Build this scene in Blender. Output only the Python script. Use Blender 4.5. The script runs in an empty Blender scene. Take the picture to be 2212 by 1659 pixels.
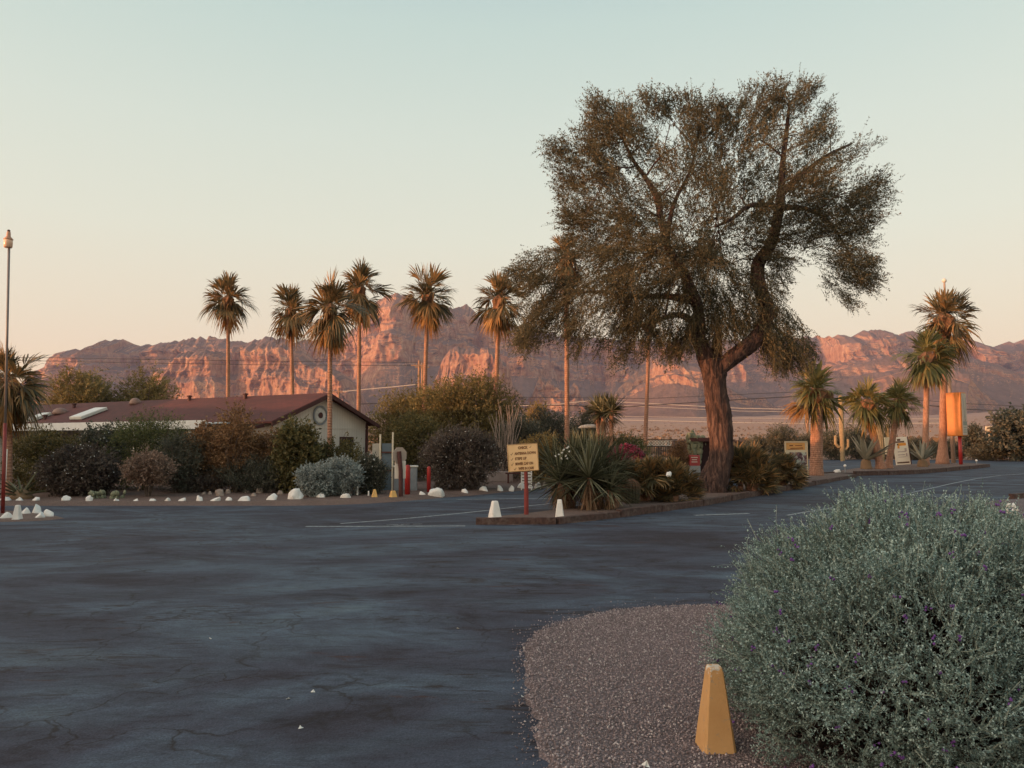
import bpy, math, random
import numpy as np
from mathutils import Vector, Matrix, Euler

# ------------------------------------------------------------------ camera, sky, sun, exposure
scene = bpy.context.scene
COL = scene.collection
CAM_H = 1.8
FPX = 1600.0                      # focal length in pixels of a 2212 x 1659 picture
PITCH = math.atan(120.5 / FPX)
cam_d = bpy.data.cameras.new("camera")
cam = bpy.data.objects.new("camera", cam_d)
COL.objects.link(cam)
cam.location = (0, 0, CAM_H)
cam.rotation_euler = (math.pi / 2 + PITCH, 0, 0)
cam_d.sensor_width = 36.0
cam_d.lens = FPX / 2212 * 36.0
cam_d.clip_start = 0.05
cam_d.clip_end = 20000
scene.camera = cam

SUN_EL = math.radians(3.2)
SUN_AZ = math.radians(249)        # clockwise from +Y
sdir = Vector((math.sin(SUN_AZ) * math.cos(SUN_EL), math.cos(SUN_AZ) * math.cos(SUN_EL), math.sin(SUN_EL)))

world = bpy.data.worlds.new("World")
scene.world = world
world.use_nodes = True
wt = world.node_tree
wt.nodes.clear()
def wn(t, **k):
    n = wt.nodes.new(t)
    for a, b in k.items():
        setattr(n, a, b)
    return n
sky = wn('ShaderNodeTexSky', sky_type='NISHITA', sun_disc=False, sun_elevation=SUN_EL, sun_rotation=SUN_AZ,
         altitude=500, air_density=1.0, dust_density=2.0, ozone_density=1.0)
tc = wn('ShaderNodeTexCoord')
sep = wn('ShaderNodeSeparateXYZ')
wt.links.new(tc.outputs['Generated'], sep.inputs[0])
ramp = wn('ShaderNodeValToRGB')
wt.links.new(sep.outputs['Z'], ramp.inputs[0])
er = ramp.color_ramp
stops = [(0.0, (.84, .58, .38)), (0.07, (.90, .665, .44)), (0.15, (.83, .71, .52)), (0.26, (.75, .745, .60)), (0.38, (.66, .72, .62)),
         (0.50, (.54, .66, .60)), (0.62, (.38, .53, .56)), (1.0, (.23, .37, .47))]
while len(er.elements) < len(stops):
    er.elements.new(0.5)
for e, (p, c) in zip(er.elements, stops):
    e.position = p
    e.color = (*c, 1)
dot = wn('ShaderNodeVectorMath', operation='DOT_PRODUCT')
wt.links.new(tc.outputs['Generated'], dot.inputs[0])
dot.inputs[1].default_value = (sdir.x, sdir.y, 0.12)
glow = wn('ShaderNodeMapRange')
glow.inputs['From Min'].default_value = 0.35
glow.inputs['From Max'].default_value = 1.0
glow.interpolation_type = 'SMOOTHSTEP'
wt.links.new(dot.outputs['Value'], glow.inputs['Value'])
gcol = wn('ShaderNodeVectorMath', operation='SCALE')
gcol.inputs[0].default_value = (2.3, 1.5, 1.0)
wt.links.new(glow.outputs[0], gcol.inputs['Scale'])
add1 = wn('ShaderNodeVectorMath', operation='ADD')
wt.links.new(ramp.outputs[0], add1.inputs[0])
wt.links.new(gcol.outputs[0], add1.inputs[1])
bg_n = wn('ShaderNodeBackground')
bg_n.inputs[1].default_value = 0.05
wt.links.new(sky.outputs[0], bg_n.inputs[0])
bg_g = wn('ShaderNodeBackground')
bg_g.inputs[1].default_value = 1.0
wt.links.new(add1.outputs[0], bg_g.inputs[0])
addsh = wn('ShaderNodeAddShader')
wt.links.new(bg_n.outputs[0], addsh.inputs[0])
wt.links.new(bg_g.outputs[0], addsh.inputs[1])
wout = wn('ShaderNodeOutputWorld')
wt.links.new(addsh.outputs[0], wout.inputs[0])

sun_l = bpy.data.lights.new("sun", 'SUN')
sun_l.energy = 5.0
sun_l.angle = math.radians(0.5)
sun_l.color = (1.0, 0.44, 0.19)
sun_o = bpy.data.objects.new("sun", sun_l)
COL.objects.link(sun_o)
sun_o.rotation_euler = (-sdir).to_track_quat('-Z', 'Y').to_euler()
sun_o.location = sdir * 50

scene.view_settings.view_transform = 'Standard'
scene.view_settings.look = 'None'
scene.view_settings.exposure = 0.0
scene.view_settings.gamma = 1.0
scene.view_settings.use_curve_mapping = False
scene.cycles.max_bounces = 6
scene.cycles.diffuse_bounces = 3
scene.cycles.transmission_bounces = 4
scene.cycles.transparent_max_bounces = 6
scene.cycles.volume_bounces = 0

# ------------------------------------------------------------------ helpers
CP, SP = math.cos(PITCH), math.sin(PITCH)
def ray(px, py):
    x = (px - 1106.0) / FPX
    y = (829.5 - py) / FPX
    return Vector((x, CP - y * SP, SP + y * CP))
def at(px, py, Y):
    d = ray(px, py)
    t = Y / d.y
    return Vector((d.x * t, Y, CAM_H + d.z * t))
def gnd(px, py, z=0.0):
    d = ray(px, py)
    t = (z - CAM_H) / d.z
    return Vector((d.x * t, d.y * t, z))
def zat(py, Y):
    return at(1106, py, Y).z

def tag(o, label=None, cat=None, group=None, kind=None):
    if label: o['label'] = label
    if cat: o['category'] = cat
    if group: o['group'] = group
    if kind: o['kind'] = kind
    return o
def thing(name, loc, label, cat, group=None, rz=0.0):
    o = bpy.data.objects.new(name, None)
    o.empty_display_size = 0.2
    COL.objects.link(o)
    o.location = loc
    o.rotation_euler = (0, 0, rz)
    return tag(o, label, cat, group)
def mesh_np(V, F):
    """V (n,3); F (m,k) array of same-size faces, or list of lists."""
    me = bpy.data.meshes.new("mesh")
    V = np.asarray(V, dtype=np.float32)
    if isinstance(F, np.ndarray):
        m, k = F.shape
        me.vertices.add(len(V)); me.vertices.foreach_set('co', V.ravel())
        me.loops.add(m * k); me.loops.foreach_set('vertex_index', F.astype(np.int32).ravel())
        me.polygons.add(m)
        me.polygons.foreach_set('loop_start', np.arange(0, m * k, k, dtype=np.int32))
        me.update(calc_edges=True)
    else:
        me.from_pydata([tuple(map(float, v)) for v in V], [], F)
        me.update()
    return me
def link(name, me, mat=None, parent=None, smooth=False, loc=None):
    me.name = name
    o = bpy.data.objects.new(name, me)
    COL.objects.link(o)
    if mat is not None: me.materials.append(mat)
    if smooth:
        me.polygons.foreach_set('use_smooth', np.ones(len(me.polygons), dtype=bool))
    if parent is not None: o.parent = parent
    if loc is not None: o.location = loc
    return o
class MB:
    def __init__(s): s.v = []; s.f = []
    def add(s, V, F):
        b = len(s.v)
        s.v += [tuple(v) for v in V]
        s.f += [[i + b for i in f] for f in F]
        return s
    def box(s, c, size, rz=0.0, rx=0.0, ry=0.0, taper=1.0):
        hx, hy, hz = size[0] / 2, size[1] / 2, size[2] / 2
        M = Euler((rx, ry, rz)).to_matrix()
        V = []
        for z, k in ((-hz, 1.0), (hz, taper)):
            for x, y in ((-hx, -hy), (hx, -hy), (hx, hy), (-hx, hy)):
                V.append(M @ Vector((x * k, y * k, z)) + Vector(c))
        return s.add(V, [[3, 2, 1, 0], [4, 5, 6, 7], [0, 1, 5, 4], [1, 2, 6, 5], [2, 3, 7, 6], [3, 0, 4, 7]])
    def tube(s, pts, rad, n=8, caps=True, disp=None):
        pts = [Vector(p) for p in pts]
        m = len(pts)
        if not hasattr(rad, '__len__'): rad = [rad] * m
        up = Vector((0.13, 0.97, 0.2)).normalized()
        V = []; F = []
        for i in range(m):
            t = (pts[min(i + 1, m - 1)] - pts[max(i - 1, 0)]).normalized()
            a = up - t * up.dot(t)
            if a.length < 1e-3: a = Vector((1, 0, 0)) - t * t.x
            a.normalize(); up = a
            b = t.cross(a)
            for j in range(n):
                an = 2 * math.pi * j / n
                r = rad[i] * (1 if disp is None else disp(i, j, an))
                V.append(pts[i] + (a * math.cos(an) + b * math.sin(an)) * r)
        for i in range(m - 1):
            for j in range(n):
                F.append([i * n + j, i * n + (j + 1) % n, (i + 1) * n + (j + 1) % n, (i + 1) * n + j])
        if caps:
            F.append(list(range(n - 1, -1, -1)))
            F.append(list(range((m - 1) * n, m * n)))
        return s.add(V, F)
    def lathe(s, prof, c=(0, 0, 0), n=16):
        V = []; F = []
        for r, z in prof:
            for j in range(n):
                a = 2 * math.pi * j / n
                V.append((c[0] + r * math.cos(a), c[1] + r * math.sin(a), c[2] + z))
        for i in range(len(prof) - 1):
            for j in range(n):
                F.append([i * n + j, i * n + (j + 1) % n, (i + 1) * n + (j + 1) % n, (i + 1) * n + j])
        F.append(list(range(n - 1, -1, -1)))
        F.append(list(range((len(prof) - 1) * n, len(prof) * n)))
        return s.add(V, F)
    def prism(s, poly, z0, z1):
        n = len(poly)
        V = [(x, y, z0) for x, y in poly] + [(x, y, z1) for x, y in poly]
        F = [list(range(n - 1, -1, -1)), list(range(n, 2 * n))]
        F += [[i, (i + 1) % n, n + (i + 1) % n, n + i] for i in range(n)]
        return s.add(V, F)
    def build(s, name, mat, parent=None, smooth=False, bevel=0):
        o = link(name, mesh_np(s.v, s.f), mat, parent, smooth)
        if bevel:
            b = o.modifiers.new('bevel', 'BEVEL'); b.width = bevel; b.segments = 2; b.limit_method = 'ANGLE'
        return o

# ---- value noise
def _h(ix, iy, iz, seed):
    h = (ix.astype(np.int64) * 374761393 + iy.astype(np.int64) * 668265263 + iz.astype(np.int64) * 1442695041 + seed * 974634777) & 0xffffffff
    h = ((h ^ (h >> 13)) * 1274126177) & 0xffffffff
    h = (h ^ (h >> 16)) & 0xffffffff
    return h / 4294967295.0
def vnoise(x, y, z, seed=0):
    x, y, z = np.broadcast_arrays(np.asarray(x, float), np.asarray(y, float), np.asarray(z, float))
    ix, iy, iz = np.floor(x), np.floor(y), np.floor(z)
    fx, fy, fz = x - ix, y - iy, z - iz
    fx = fx * fx * (3 - 2 * fx); fy = fy * fy * (3 - 2 * fy); fz = fz * fz * (3 - 2 * fz)
    r = 0
    for dx in (0, 1):
        for dy in (0, 1):
            for dz in (0, 1):
                w = (fx if dx else 1 - fx) * (fy if dy else 1 - fy) * (fz if dz else 1 - fz)
                r = r + w * _h(ix + dx, iy + dy, iz + dz, seed)
    return r
def fbm(x, y, z, o=4, seed=0, ridged=False):
    a, s, t = 1.0, 0.0, 0.0
    for i in range(o):
        n = vnoise(x * 2 ** i, y * 2 ** i, z * 2 ** i, seed + i * 17)
        if ridged: n = 1 - np.abs(2 * n - 1)
        s = s + a * n; t += a; a *= 0.5
    return s / t

# ---- materials
def nodes(name):
    m = bpy.data.materials.new(name)
    m.use_nodes = True
    t = m.node_tree
    b = t.nodes['Principled BSDF']
    return m, t, b
def N(t, ty, **k):
    n = t.nodes.new(ty)
    for a, b in k.items(): setattr(n, a, b)
    return n
def L(t, a, b): t.links.new(a, b)
def ramp_of(t, fac, stops, interp='LINEAR'):
    r = N(t, 'ShaderNodeValToRGB')
    r.color_ramp.interpolation = interp
    e = r.color_ramp.elements
    while len(e) < len(stops): e.new(0.5)
    for el, (p, c) in zip(e, stops):
        el.position = p
        el.color = (*c, 1) if len(c) == 3 else c
    L(t, fac, r.inputs[0])
    return r.outputs[0]
def noise_of(t, vec, scale, detail=4, rough=0.55, dist=0.0):
    n = N(t, 'ShaderNodeTexNoise')
    n.inputs['Scale'].default_value = scale
    n.inputs['Detail'].default_value = detail
    n.inputs['Roughness'].default_value = rough
    n.inputs['Distortion'].default_value = dist
    if vec is not None: L(t, vec, n.inputs['Vector'])
    return n.outputs['Fac']
def mapping(t, vec, scale=(1, 1, 1), rot=(0, 0, 0)):
    m = N(t, 'ShaderNodeMapping')
    m.inputs['Scale'].default_value = scale
    m.inputs['Rotation'].default_value = rot
    L(t, vec, m.inputs['Vector'])
    return m.outputs[0]
def mixc(t, fac, a, b, mode='MIX'):
    m = N(t, 'ShaderNodeMix', data_type='RGBA', blend_type=mode)
    if hasattr(fac, 'links'): L(t, fac, m.inputs[0])
    else: m.inputs[0].default_value = fac
    for v, i in ((a, 6), (b, 7)):
        if hasattr(v, 'links'): L(t, v, m.inputs[i])
        else: m.inputs[i].default_value = (*v, 1)
    return m.outputs[2]
def bump(t, b, h, strength=0.5, dist=0.02):
    n = N(t, 'ShaderNodeBump')
    n.inputs['Strength'].default_value = strength
    n.inputs['Distance'].default_value = dist
    L(t, h, n.inputs['Height'])
    L(t, n.outputs[0], b.inputs['Normal'])
def OC(t):
    return N(t, 'ShaderNodeTexCoord').outputs['Object']
def GP(t):
    return N(t, 'ShaderNodeNewGeometry').outputs['Position']

def plain(name, col, rough=0.7, var=0.25, scale=6.0, bmp=0.15, bdist=0.01, metallic=0.0, dirt=None):
    m, t, b = nodes(name)
    p = OC(t)
    n = noise_of(t, p, scale, 5, 0.6)
    lo = tuple(c * (1 - var) for c in col); hi = tuple(min(1, c * (1 + var)) for c in col)
    c = ramp_of(t, n, [(0.3, lo), (0.7, hi)])
    if dirt is not None:
        n2 = noise_of(t, p, scale * 0.6, 6, 0.7, 0.6)
        f = ramp_of(t, n2, [(0.5, (0, 0, 0)), (0.68, (1, 1, 1))])
        c = mixc(t, f, c, dirt)
    L(t, c, b.inputs['Base Color'])
    b.inputs['Roughness'].default_value = rough
    b.inputs['Metallic'].default_value = metallic
    if bmp: bump(t, b, noise_of(t, p, scale * 6, 4), bmp, bdist)
    return m
def leafmat(name, cols, trans=0.25, rough=0.6, clump=0.9, amt=0.35):
    """cols: three or more base colours picked per leaf."""
    m, t, b = nodes(name)
    g = N(t, 'ShaderNodeNewGeometry')
    k = len(cols)
    c = ramp_of(t, g.outputs['Random Per Island'], [((i + 0.5) / k, col) for i, col in enumerate(cols)])
    n = noise_of(t, OC(t), clump, 3)
    v = ramp_of(t, n, [(0.35, (1 - amt,) * 3), (0.65, (1 + amt * 0.3,) * 3)])
    c = mixc(t, 1.0, c, v, 'MULTIPLY')
    L(t, c, b.inputs['Base Color'])
    b.inputs['Roughness'].default_value = rough
    b.inputs['Specular IOR Level'].default_value = 0.25
    if trans:
        tr = N(t, 'ShaderNodeBsdfTranslucent')
        L(t, c, tr.inputs[0])
        mx = N(t, 'ShaderNodeMixShader')
        mx.inputs[0].default_value = trans
        L(t, b.outputs[0], mx.inputs[1]); L(t, tr.outputs[0], mx.inputs[2])
        L(t, mx.outputs[0], t.nodes['Material Output'].inputs[0])
    return m

# ---- leaves
def unit(a): return a / (np.linalg.norm(a, axis=-1, keepdims=True) + 1e-9)
def leaf_mesh(P, D, Ln, Wd, rng, upb=0.0):
    """diamond leaves from P along D"""
    n = len(P)
    R = unit(rng.normal(size=(n, 3)) + np.array([0, 0, upb]))
    S = unit(np.cross(D, R))
    Ln = np.broadcast_to(np.asarray(Ln, float).reshape(-1, 1), (n, 1)); Wd = np.broadcast_to(np.asarray(Wd, float).reshape(-1, 1), (n, 1))
    U = np.cross(S, D)
    V = np.empty((n, 4, 3))
    V[:, 0] = P
    V[:, 1] = P + D * Ln * 0.45 + S * Wd * 0.5 + U * Wd * 0.12
    V[:, 2] = P + D * Ln
    V[:, 3] = P + D * Ln * 0.45 - S * Wd * 0.5 + U * Wd * 0.12
    F = np.arange(n * 4).reshape(n, 4)
    return V.reshape(-1, 3), F
def spray_leaves(P, D, slen, K, leafL, leafW, rng, spread=0.8, grav=0.0):
    """K leaves along a twig of length slen from each P"""
    n = len(P)
    t = (np.arange(K) + rng.random((n, K))) / K
    sl = slen * rng.uniform(0.6, 1.3, (n, 1))
    Q = P[:, None, :] + D[:, None, :] * (t * sl)[:, :, None]
    Q[:, :, 2] -= grav * (t ** 2) * sl
    LD = unit(D[:, None, :] * 0.7 + rng.normal(size=(n, K, 3)) * spread)
    Q = Q.reshape(-1, 3); LD = LD.reshape(-1, 3)
    s = rng.uniform(0.6, 1.35, (len(Q), 1))
    return leaf_mesh(Q, LD, leafL * s, leafW * s, rng)
def twig_mesh(P, D, slen, w, rng, grav=0.0):
    n = len(P)
    S = unit(np.cross(D, unit(rng.normal(size=(n, 3)))))
    E = P + D * slen
    E[:, 2] -= grav * slen
    V = np.empty((n, 4, 3))
    V[:, 0] = P - S * w; V[:, 1] = P + S * w; V[:, 2] = E + S * w * 0.4; V[:, 3] = E - S * w * 0.4
    return V.reshape(-1, 3), np.arange(n * 4).reshape(n, 4)
def blobs_mesh(P, r, rng):
    """small octahedral petals balls"""
    n = len(P)
    O = np.array([(1, 0, 0), (0, 1, 0), (-1, 0, 0), (0, -1, 0), (0, 0, 1), (0, 0, -1)], float)
    r = np.broadcast_to(np.asarray(r, float).reshape(-1, 1, 1), (n, 1, 1))
    V = P[:, None, :] + O[None] * r * rng.uniform(0.6, 1.3, (n, 6, 1))
    T = np.array([(0, 1, 4), (1, 2, 4), (2, 3, 4), (3, 0, 4), (1, 0, 5), (2, 1, 5), (3, 2, 5), (0, 3, 5)])
    F = (np.arange(n)[:, None, None] * 6 + T[None]).reshape(-1, 3)
    return V.reshape(-1, 3), F

# ------------------------------------------------------------------ shared materials
M = {}
M['white_paint'] = plain('white paint on stone', (.78, .76, .72), 0.7, 0.08, 5, 0.4, 0.02, dirt=(.55, .5, .44))
M['yellow_paint'] = plain('yellow paint', (.70, .42, .14), 0.6, 0.10, 9, 0.3, 0.01, dirt=(.60, .33, .09))
M['red_paint'] = plain('red paint', (.36, .022, .018), 0.45, 0.15, 8, 0.05)
M['dark_red_paint'] = plain('dark red paint', (.20, .025, .02), 0.55, 0.25, 8, 0.1)
M['brown_post'] = plain('brown post', (.07, .02, .017), 0.7, 0.3, 14, 0.2)
M['grey_metal'] = plain('grey metal', (.22, .24, .26), 0.45, 0.12, 5, 0.05)
M['pale_metal'] = plain('pale metal', (.6, .58, .52), 0.5, 0.08, 5, 0.03)
M['timber'] = plain('old timber', (.075, .04, .032), 0.9, 0.5, 9, 0.7, 0.03, dirt=(.14, .10, .085))
M['stone'] = plain('tan stone', (.30, .24, .20), 0.9, 0.3, 6, 0.6, 0.03)
M['bark'] = plain('twig bark', (.10, .075, .06), 0.9, 0.4, 9, 0.5, 0.02)
M['petal'] = plain('white petals', (.66, .66, .62), 0.7, 0.05, 5, 0)
M['cactus'] = plain('cactus skin', (.15, .19, .11), 0.7, 0.25, 8, 0.4, 0.01)

def palm_bark():
    m, t, b = nodes('palm bark')
    p = OC(t)
    w = N(t, 'ShaderNodeTexWave', wave_type='BANDS', bands_direction='Z')
    w.inputs['Scale'].default_value = 3.2
    w.inputs['Distortion'].default_value = 2.5
    w.inputs['Detail Scale'].default_value = 3
    L(t, p, w.inputs['Vector'])
    n = noise_of(t, mapping(t, p, (5, 5, 1.2)), 3, 5)
    c = ramp_of(t, n, [(0.3, (.24, .11, .07)), (0.7, (.52, .28, .17))])
    c = mixc(t, w.outputs['Fac'], (.17, .09, .065), c)
    c2 = mixc(t, 0.65, c, ramp_of(t, n, [(0.3, (.28, .14, .09)), (0.7, (.48, .26, .17))]))
    L(t, c2, b.inputs['Base Color'])
    b.inputs['Roughness'].default_value = 0.9
    bump(t, b, w.outputs['Fac'], 0.6, 0.03)
    return m
M['palm_bark'] = palm_bark()
M['leaf_base'] = plain('old leaf bases', (.20, .10, .05), .9, .4, 9, .5, .03)
M['palm_leaf'] = leafmat('palm frond', [(.075, .07, .04), (.13, .11, .055), (.23, .16, .075), (.36, .22, .10)], 0.25, 0.45, 0.6, 0.2)
M['palm_leaf_young'] = leafmat('young palm frond', [(.11, .115, .045), (.19, .18, .065), (.30, .24, .09)], 0.3, 0.45, 0.6, 0.2)
M['palm_dead'] = leafmat('dead palm frond', [(.26, .13, .045), (.36, .19, .065), (.45, .25, .09)], 0.2, 0.8, 0.6, 0.3)

# ------------------------------------------------------------------ ground
def desert_height(r, az):
    k = np.clip((r - 130) / 2100.0, 0, 4)
    return 66 * k ** 1.35
angs = np.concatenate([np.linspace(-50, 50, 181), np.linspace(52, 308, 100)])
angs = np.radians(np.unique(angs))
rs = np.concatenate([[0.01, 10, 30, 60, 90, 110, 130], np.geomspace(150, 4800, 64)])
Rg, Ag = np.meshgrid(rs, angs, indexing='ij')
_lim = np.where(np.abs(((Ag + math.pi) % (2 * math.pi)) - math.pi) < math.radians(50), 1.0, 0.04)
Rg = np.where(Rg > 130, 130 + (Rg - 130) * _lim, Rg)
front = np.clip((np.cos(Ag) - 0.2) * 2, 0, 1)
Zg = desert_height(Rg, Ag) * front
Zg = Zg + np.where(Rg > 140, (fbm(Rg / 160, np.sin(Ag) * Rg / 160, 0, 4, 5) - 0.5) * np.clip((Rg - 140) / 400, 0, 1) * 9, 0)
V = np.stack([Rg * np.sin(Ag), Rg * np.cos(Ag), Zg], -1).reshape(-1, 3)
nr, na = len(rs), len(angs)
F = []
I = np.arange(nr * na).reshape(nr, na)
F = np.stack([I[:-1, :-1], I[:-1, 1:], I[1:, 1:], I[1:, :-1]], -1).reshape(-1, 4)
Fw = np.stack([I[:-1, -1], I[:-1, 0], I[1:, 0], I[1:, -1]], -1)
F = np.concatenate([F, Fw])[:, ::-1]
def desert_mat():
    m, t, b = nodes('desert ground')
    p = GP(t)
    n1 = noise_of(t, mapping(t, p, (1, 1, 1)), 0.012, 6, 0.65)
    n2 = noise_of(t, p, 0.12, 4, 0.7)
    n3 = noise_of(t, p, 3.0, 5, 0.7)
    base = ramp_of(t, n3, [(0.3, (.22, .12, .085)), (0.7, (.36, .20, .135))])
    scrub = ramp_of(t, n2, [(0.52, (0, 0, 0)), (0.66, (1, 1, 1))])
    c = mixc(t, scrub, base, (.27, .165, .11))
    c = mixc(t, ramp_of(t, n1, [(0.4, (0, 0, 0)), (0.65, (.55, .55, .55))]), c, (.35, .20, .12))
    L(t, c, b.inputs['Base Color'])
    b.inputs['Roughness'].default_value = 0.95
    bump(t, b, n3, 0.4, 0.03)
    return m
g = link('ground', mesh_np(V, F), desert_mat(), None, True)
tag(g, kind='structure')

# asphalt
def asphalt_mat():
    m, t, b = nodes('asphalt')
    p = GP(t)
    pm = mapping(t, p, (0.55, 1.15, 1), (0, 0, 0.10))
    big = noise_of(t, pm, 0.36, 8, 0.66, 1.6)
    mid = noise_of(t, pm, 1.3, 5, 0.65, 1.0)
    fine = noise_of(t, p, 55, 4, 0.7)
    grit = noise_of(t, p, 70, 5, 0.8)
    c = ramp_of(t, big, [(0.32, (.031, .027, .036)), (0.44, (.044, .047, .067)), (0.52, (.052, .064, .090)), (0.60, (.066, .089, .121)), (0.72, (.089, .126, .157))])
    c2 = ramp_of(t, mid, [(0.36, (.78, .74, .74)), (0.55, (1, 1, 1)), (0.75, (1.12, 1.14, 1.15))])
    c = mixc(t, 1.0, c, c2, 'MULTIPLY')
    st = noise_of(t, mapping(t, p, (.45, 1.5, 1), (0, 0, .08)), 3.2, 10, .78, .7)
    c = mixc(t, 1.0, c, ramp_of(t, st, [(.36, (.55, .50, .50)), (.47, (.95, .94, .94)), (.66, (1.2, 1.22, 1.24))]), 'MULTIPLY')
    # worn, torn patches
    worn = noise_of(t, mapping(t, p, (0.8, 3.2, 1), (0, 0, 0.1)), 1.5, 8, 0.78, 0.6)
    wf = ramp_of(t, worn, [(0.54, (0, 0, 0)), (0.60, (1, 1, 1))])
    wmask = ramp_of(t, noise_of(t, p, 0.16, 3), [(0.40, (0, 0, 0)), (0.52, (1, 1, 1))])
    wm = N(t, 'ShaderNodeMath', operation='MULTIPLY'); L(t, wf, wm.inputs[0]); L(t, wmask, wm.inputs[1])
    c = mixc(t, wm.outputs[0], c, (.024, .017, .019))
    # rusty streaks
    ru = noise_of(t, mapping(t, p, (0.5, 2.0, 1), (0, 0, 0.2)), 1.1, 6, 0.7, 0.8)
    rf = ramp_of(t, ru, [(0.62, (0, 0, 0)), (0.68, (.85, .85, .85))])
    c = mixc(t, rf, c, (.050, .024, .020))
    # cracks
    vo = N(t, 'ShaderNodeTexVoronoi', feature='DISTANCE_TO_EDGE')
    vo.inputs['Scale'].default_value = 0.7
    wob = N(t, 'ShaderNodeTexNoise'); wob.inputs['Scale'].default_value = 1.6; wob.inputs['Detail'].default_value = 5
    L(t, p, wob.inputs['Vector'])
    ad = N(t, 'ShaderNodeVectorMath', operation='MULTIPLY_ADD')
    L(t, wob.outputs['Color'], ad.inputs[0]); ad.inputs[1].default_value = (1.4, 1.4, 0); L(t, p, ad.inputs[2])
    L(t, ad.outputs[0], vo.inputs['Vector'])
    cf = ramp_of(t, vo.outputs['Distance'], [(0.0, (1, 1, 1)), (0.014, (0, 0, 0))])
    cm = ramp_of(t, noise_of(t, p, 0.5, 3), [(0.44, (0, 0, 0)), (0.54, (.9, .9, .9))])
    cc = N(t, 'ShaderNodeMath', operation='MULTIPLY'); L(t, cf, cc.inputs[0]); L(t, cm, cc.inputs[1])
    c = mixc(t, cc.outputs[0], c, (.016, .012, .012))
    gr = ramp_of(t, grit, [(0.34, (.55, .54, .54)), (0.5, (1, 1, 1)), (0.68, (1.5, 1.5, 1.5))])
    c = mixc(t, 1.0, c, gr, 'MULTIPLY')
    L(t, c, b.inputs['Base Color'])
    rr = ramp_of(t, big, [(0.35, (.9, .9, .9)), (0.7, (.66, .66, .66))])
    L(t, rr, b.inputs['Roughness'])
    b.inputs['Specular IOR Level'].default_value = 0.3
    h = N(t, 'ShaderNodeMath', operation='ADD'); L(t, fine, h.inputs[0]); L(t, worn, h.inputs[1])
    bump(t, b, h.outputs[0], 0.5, 0.012)
    return m
M['asphalt'] = asphalt_mat()
poly = [(-60, -40), (60, -40), (75, 10), (90, 62), (45, 66), (24, 68), (-6, 66), (-60, 60)]
o = MB().add([(x, y, 0.004) for x, y in poly], [list(range(len(poly)))]).build('asphalt_road', M['asphalt'])
tag(o, kind='structure')

def gravel_mat(name, a, bcol, dark):
    m, t, b = nodes(name)
    p = GP(t)
    vo = N(t, 'ShaderNodeTexVoronoi'); vo.inputs['Scale'].default_value = 42
    L(t, p, vo.inputs['Vector'])
    c = mixc(t, vo.outputs['Color'], a, bcol)
    n = noise_of(t, p, 1.2, 5, 0.6)
    c = mixc(t, ramp_of(t, n, [(0.4, (0, 0, 0)), (0.7, (.6, .6, .6))]), c, dark)
    e = ramp_of(t, vo.outputs['Distance'], [(0.0, (1.1,) * 3), (0.6, (.45,) * 3)])
    c = mixc(t, 1.0, c, e, 'MULTIPLY')
    L(t, c, b.inputs['Base Color'])
    b.inputs['Roughness'].default_value = 0.9
    inv = N(t, 'ShaderNodeMath', operation='SUBTRACT'); inv.inputs[0].default_value = 1; L(t, vo.outputs['Distance'], inv.inputs[1])
    bump(t, b, inv.outputs[0], 0.9, 0.02)
    return m
M['gravel'] = gravel_mat('pink grey gravel', (.33, .25, .25), (.22, .175, .18), (.15, .11, .11))
M['gravel_bed'] = gravel_mat('reddish bed gravel', (.34, .22, .17), (.22, .15, .13), (.16, .10, .08))

def bed(name, edge, h, mat, seed=0, sub=True, rim=0.25):
    """mound sheet: polygon edge (xy), a ring inside raised to h, filled"""
    E = np.array(edge, float)
    c = E.mean(0)
    n = len(E)
    # offset inwards
    nxt = np.roll(E, -1, 0); prv = np.roll(E, 1, 0)
    tg = unit(nxt - prv)
    nm = np.stack([-tg[:, 1], tg[:, 0]], -1)
    area = 0.5 * np.sum(E[:, 0] * nxt[:, 1] - nxt[:, 0] * E[:, 1])
    if area < 0: nm = -nm
    inner = E + nm * rim
    V = [(x, y, 0.0) for x, y in E] + [(x, y, h) for x, y in inner]
    F = [[i, (i + 1) % n, n + (i + 1) % n, n + i] for i in range(n)] + [list(range(n, 2 * n))]
    if area < 0: F = [f[::-1] for f in F]
    o = MB().add(V, F).build(name, mat)
    tag(o, kind='structure')
    return o
def dens(pts, jitter=0.0, seed=1, step=0.5, closed=False):
    rng = random.Random(seed)
    out = []
    n = len(pts)
    for i in range(n if closed else n - 1):
        a = pts[i]; b = pts[(i + 1) % n]
        d = math.hypot(b[0] - a[0], b[1] - a[1])
        k = max(1, int(d / step))
        for j in range(k):
            t = j / k
            jx = jitter if (j or i) else 0
            out.append((a[0] + (b[0] - a[0]) * t + rng.uniform(-jx, jx), a[1] + (b[1] - a[1]) * t + rng.uniform(-jx, jx)))
    if not closed: out.append(tuple(pts[-1][:2]))
    return out
def G2(pts): return [tuple(gnd(x, y).xy) for x, y in pts]

# foreground gravel
fg_edge = G2([(1175, 1659), (1165, 1640), (1150, 1600), (1145, 1550), (1140, 1500), (1128, 1455), (1118, 1420), (1125, 1405), (1150, 1385),
              (1175, 1362), (1240, 1337), (1330, 1322), (1440, 1314), (1560, 1311), (1700, 1290), (1850, 1240), (1960, 1190), (2040, 1130), (2100, 1090), (2160, 1081), (2260, 1076), (2600, 1060)])
fg_edge = [(fg_edge[0][0] + .05, 1.0), (fg_edge[0][0] + .05, 3.0)] + fg_edge
fe = dens(dens(fg_edge, 0.06, 3, 0.35), 0.03, 4, 0.07) + [(40, 30), (40, 1)]
bed('gravel_ground', fe, 0.035, M['gravel'], rim=0.07)

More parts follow.
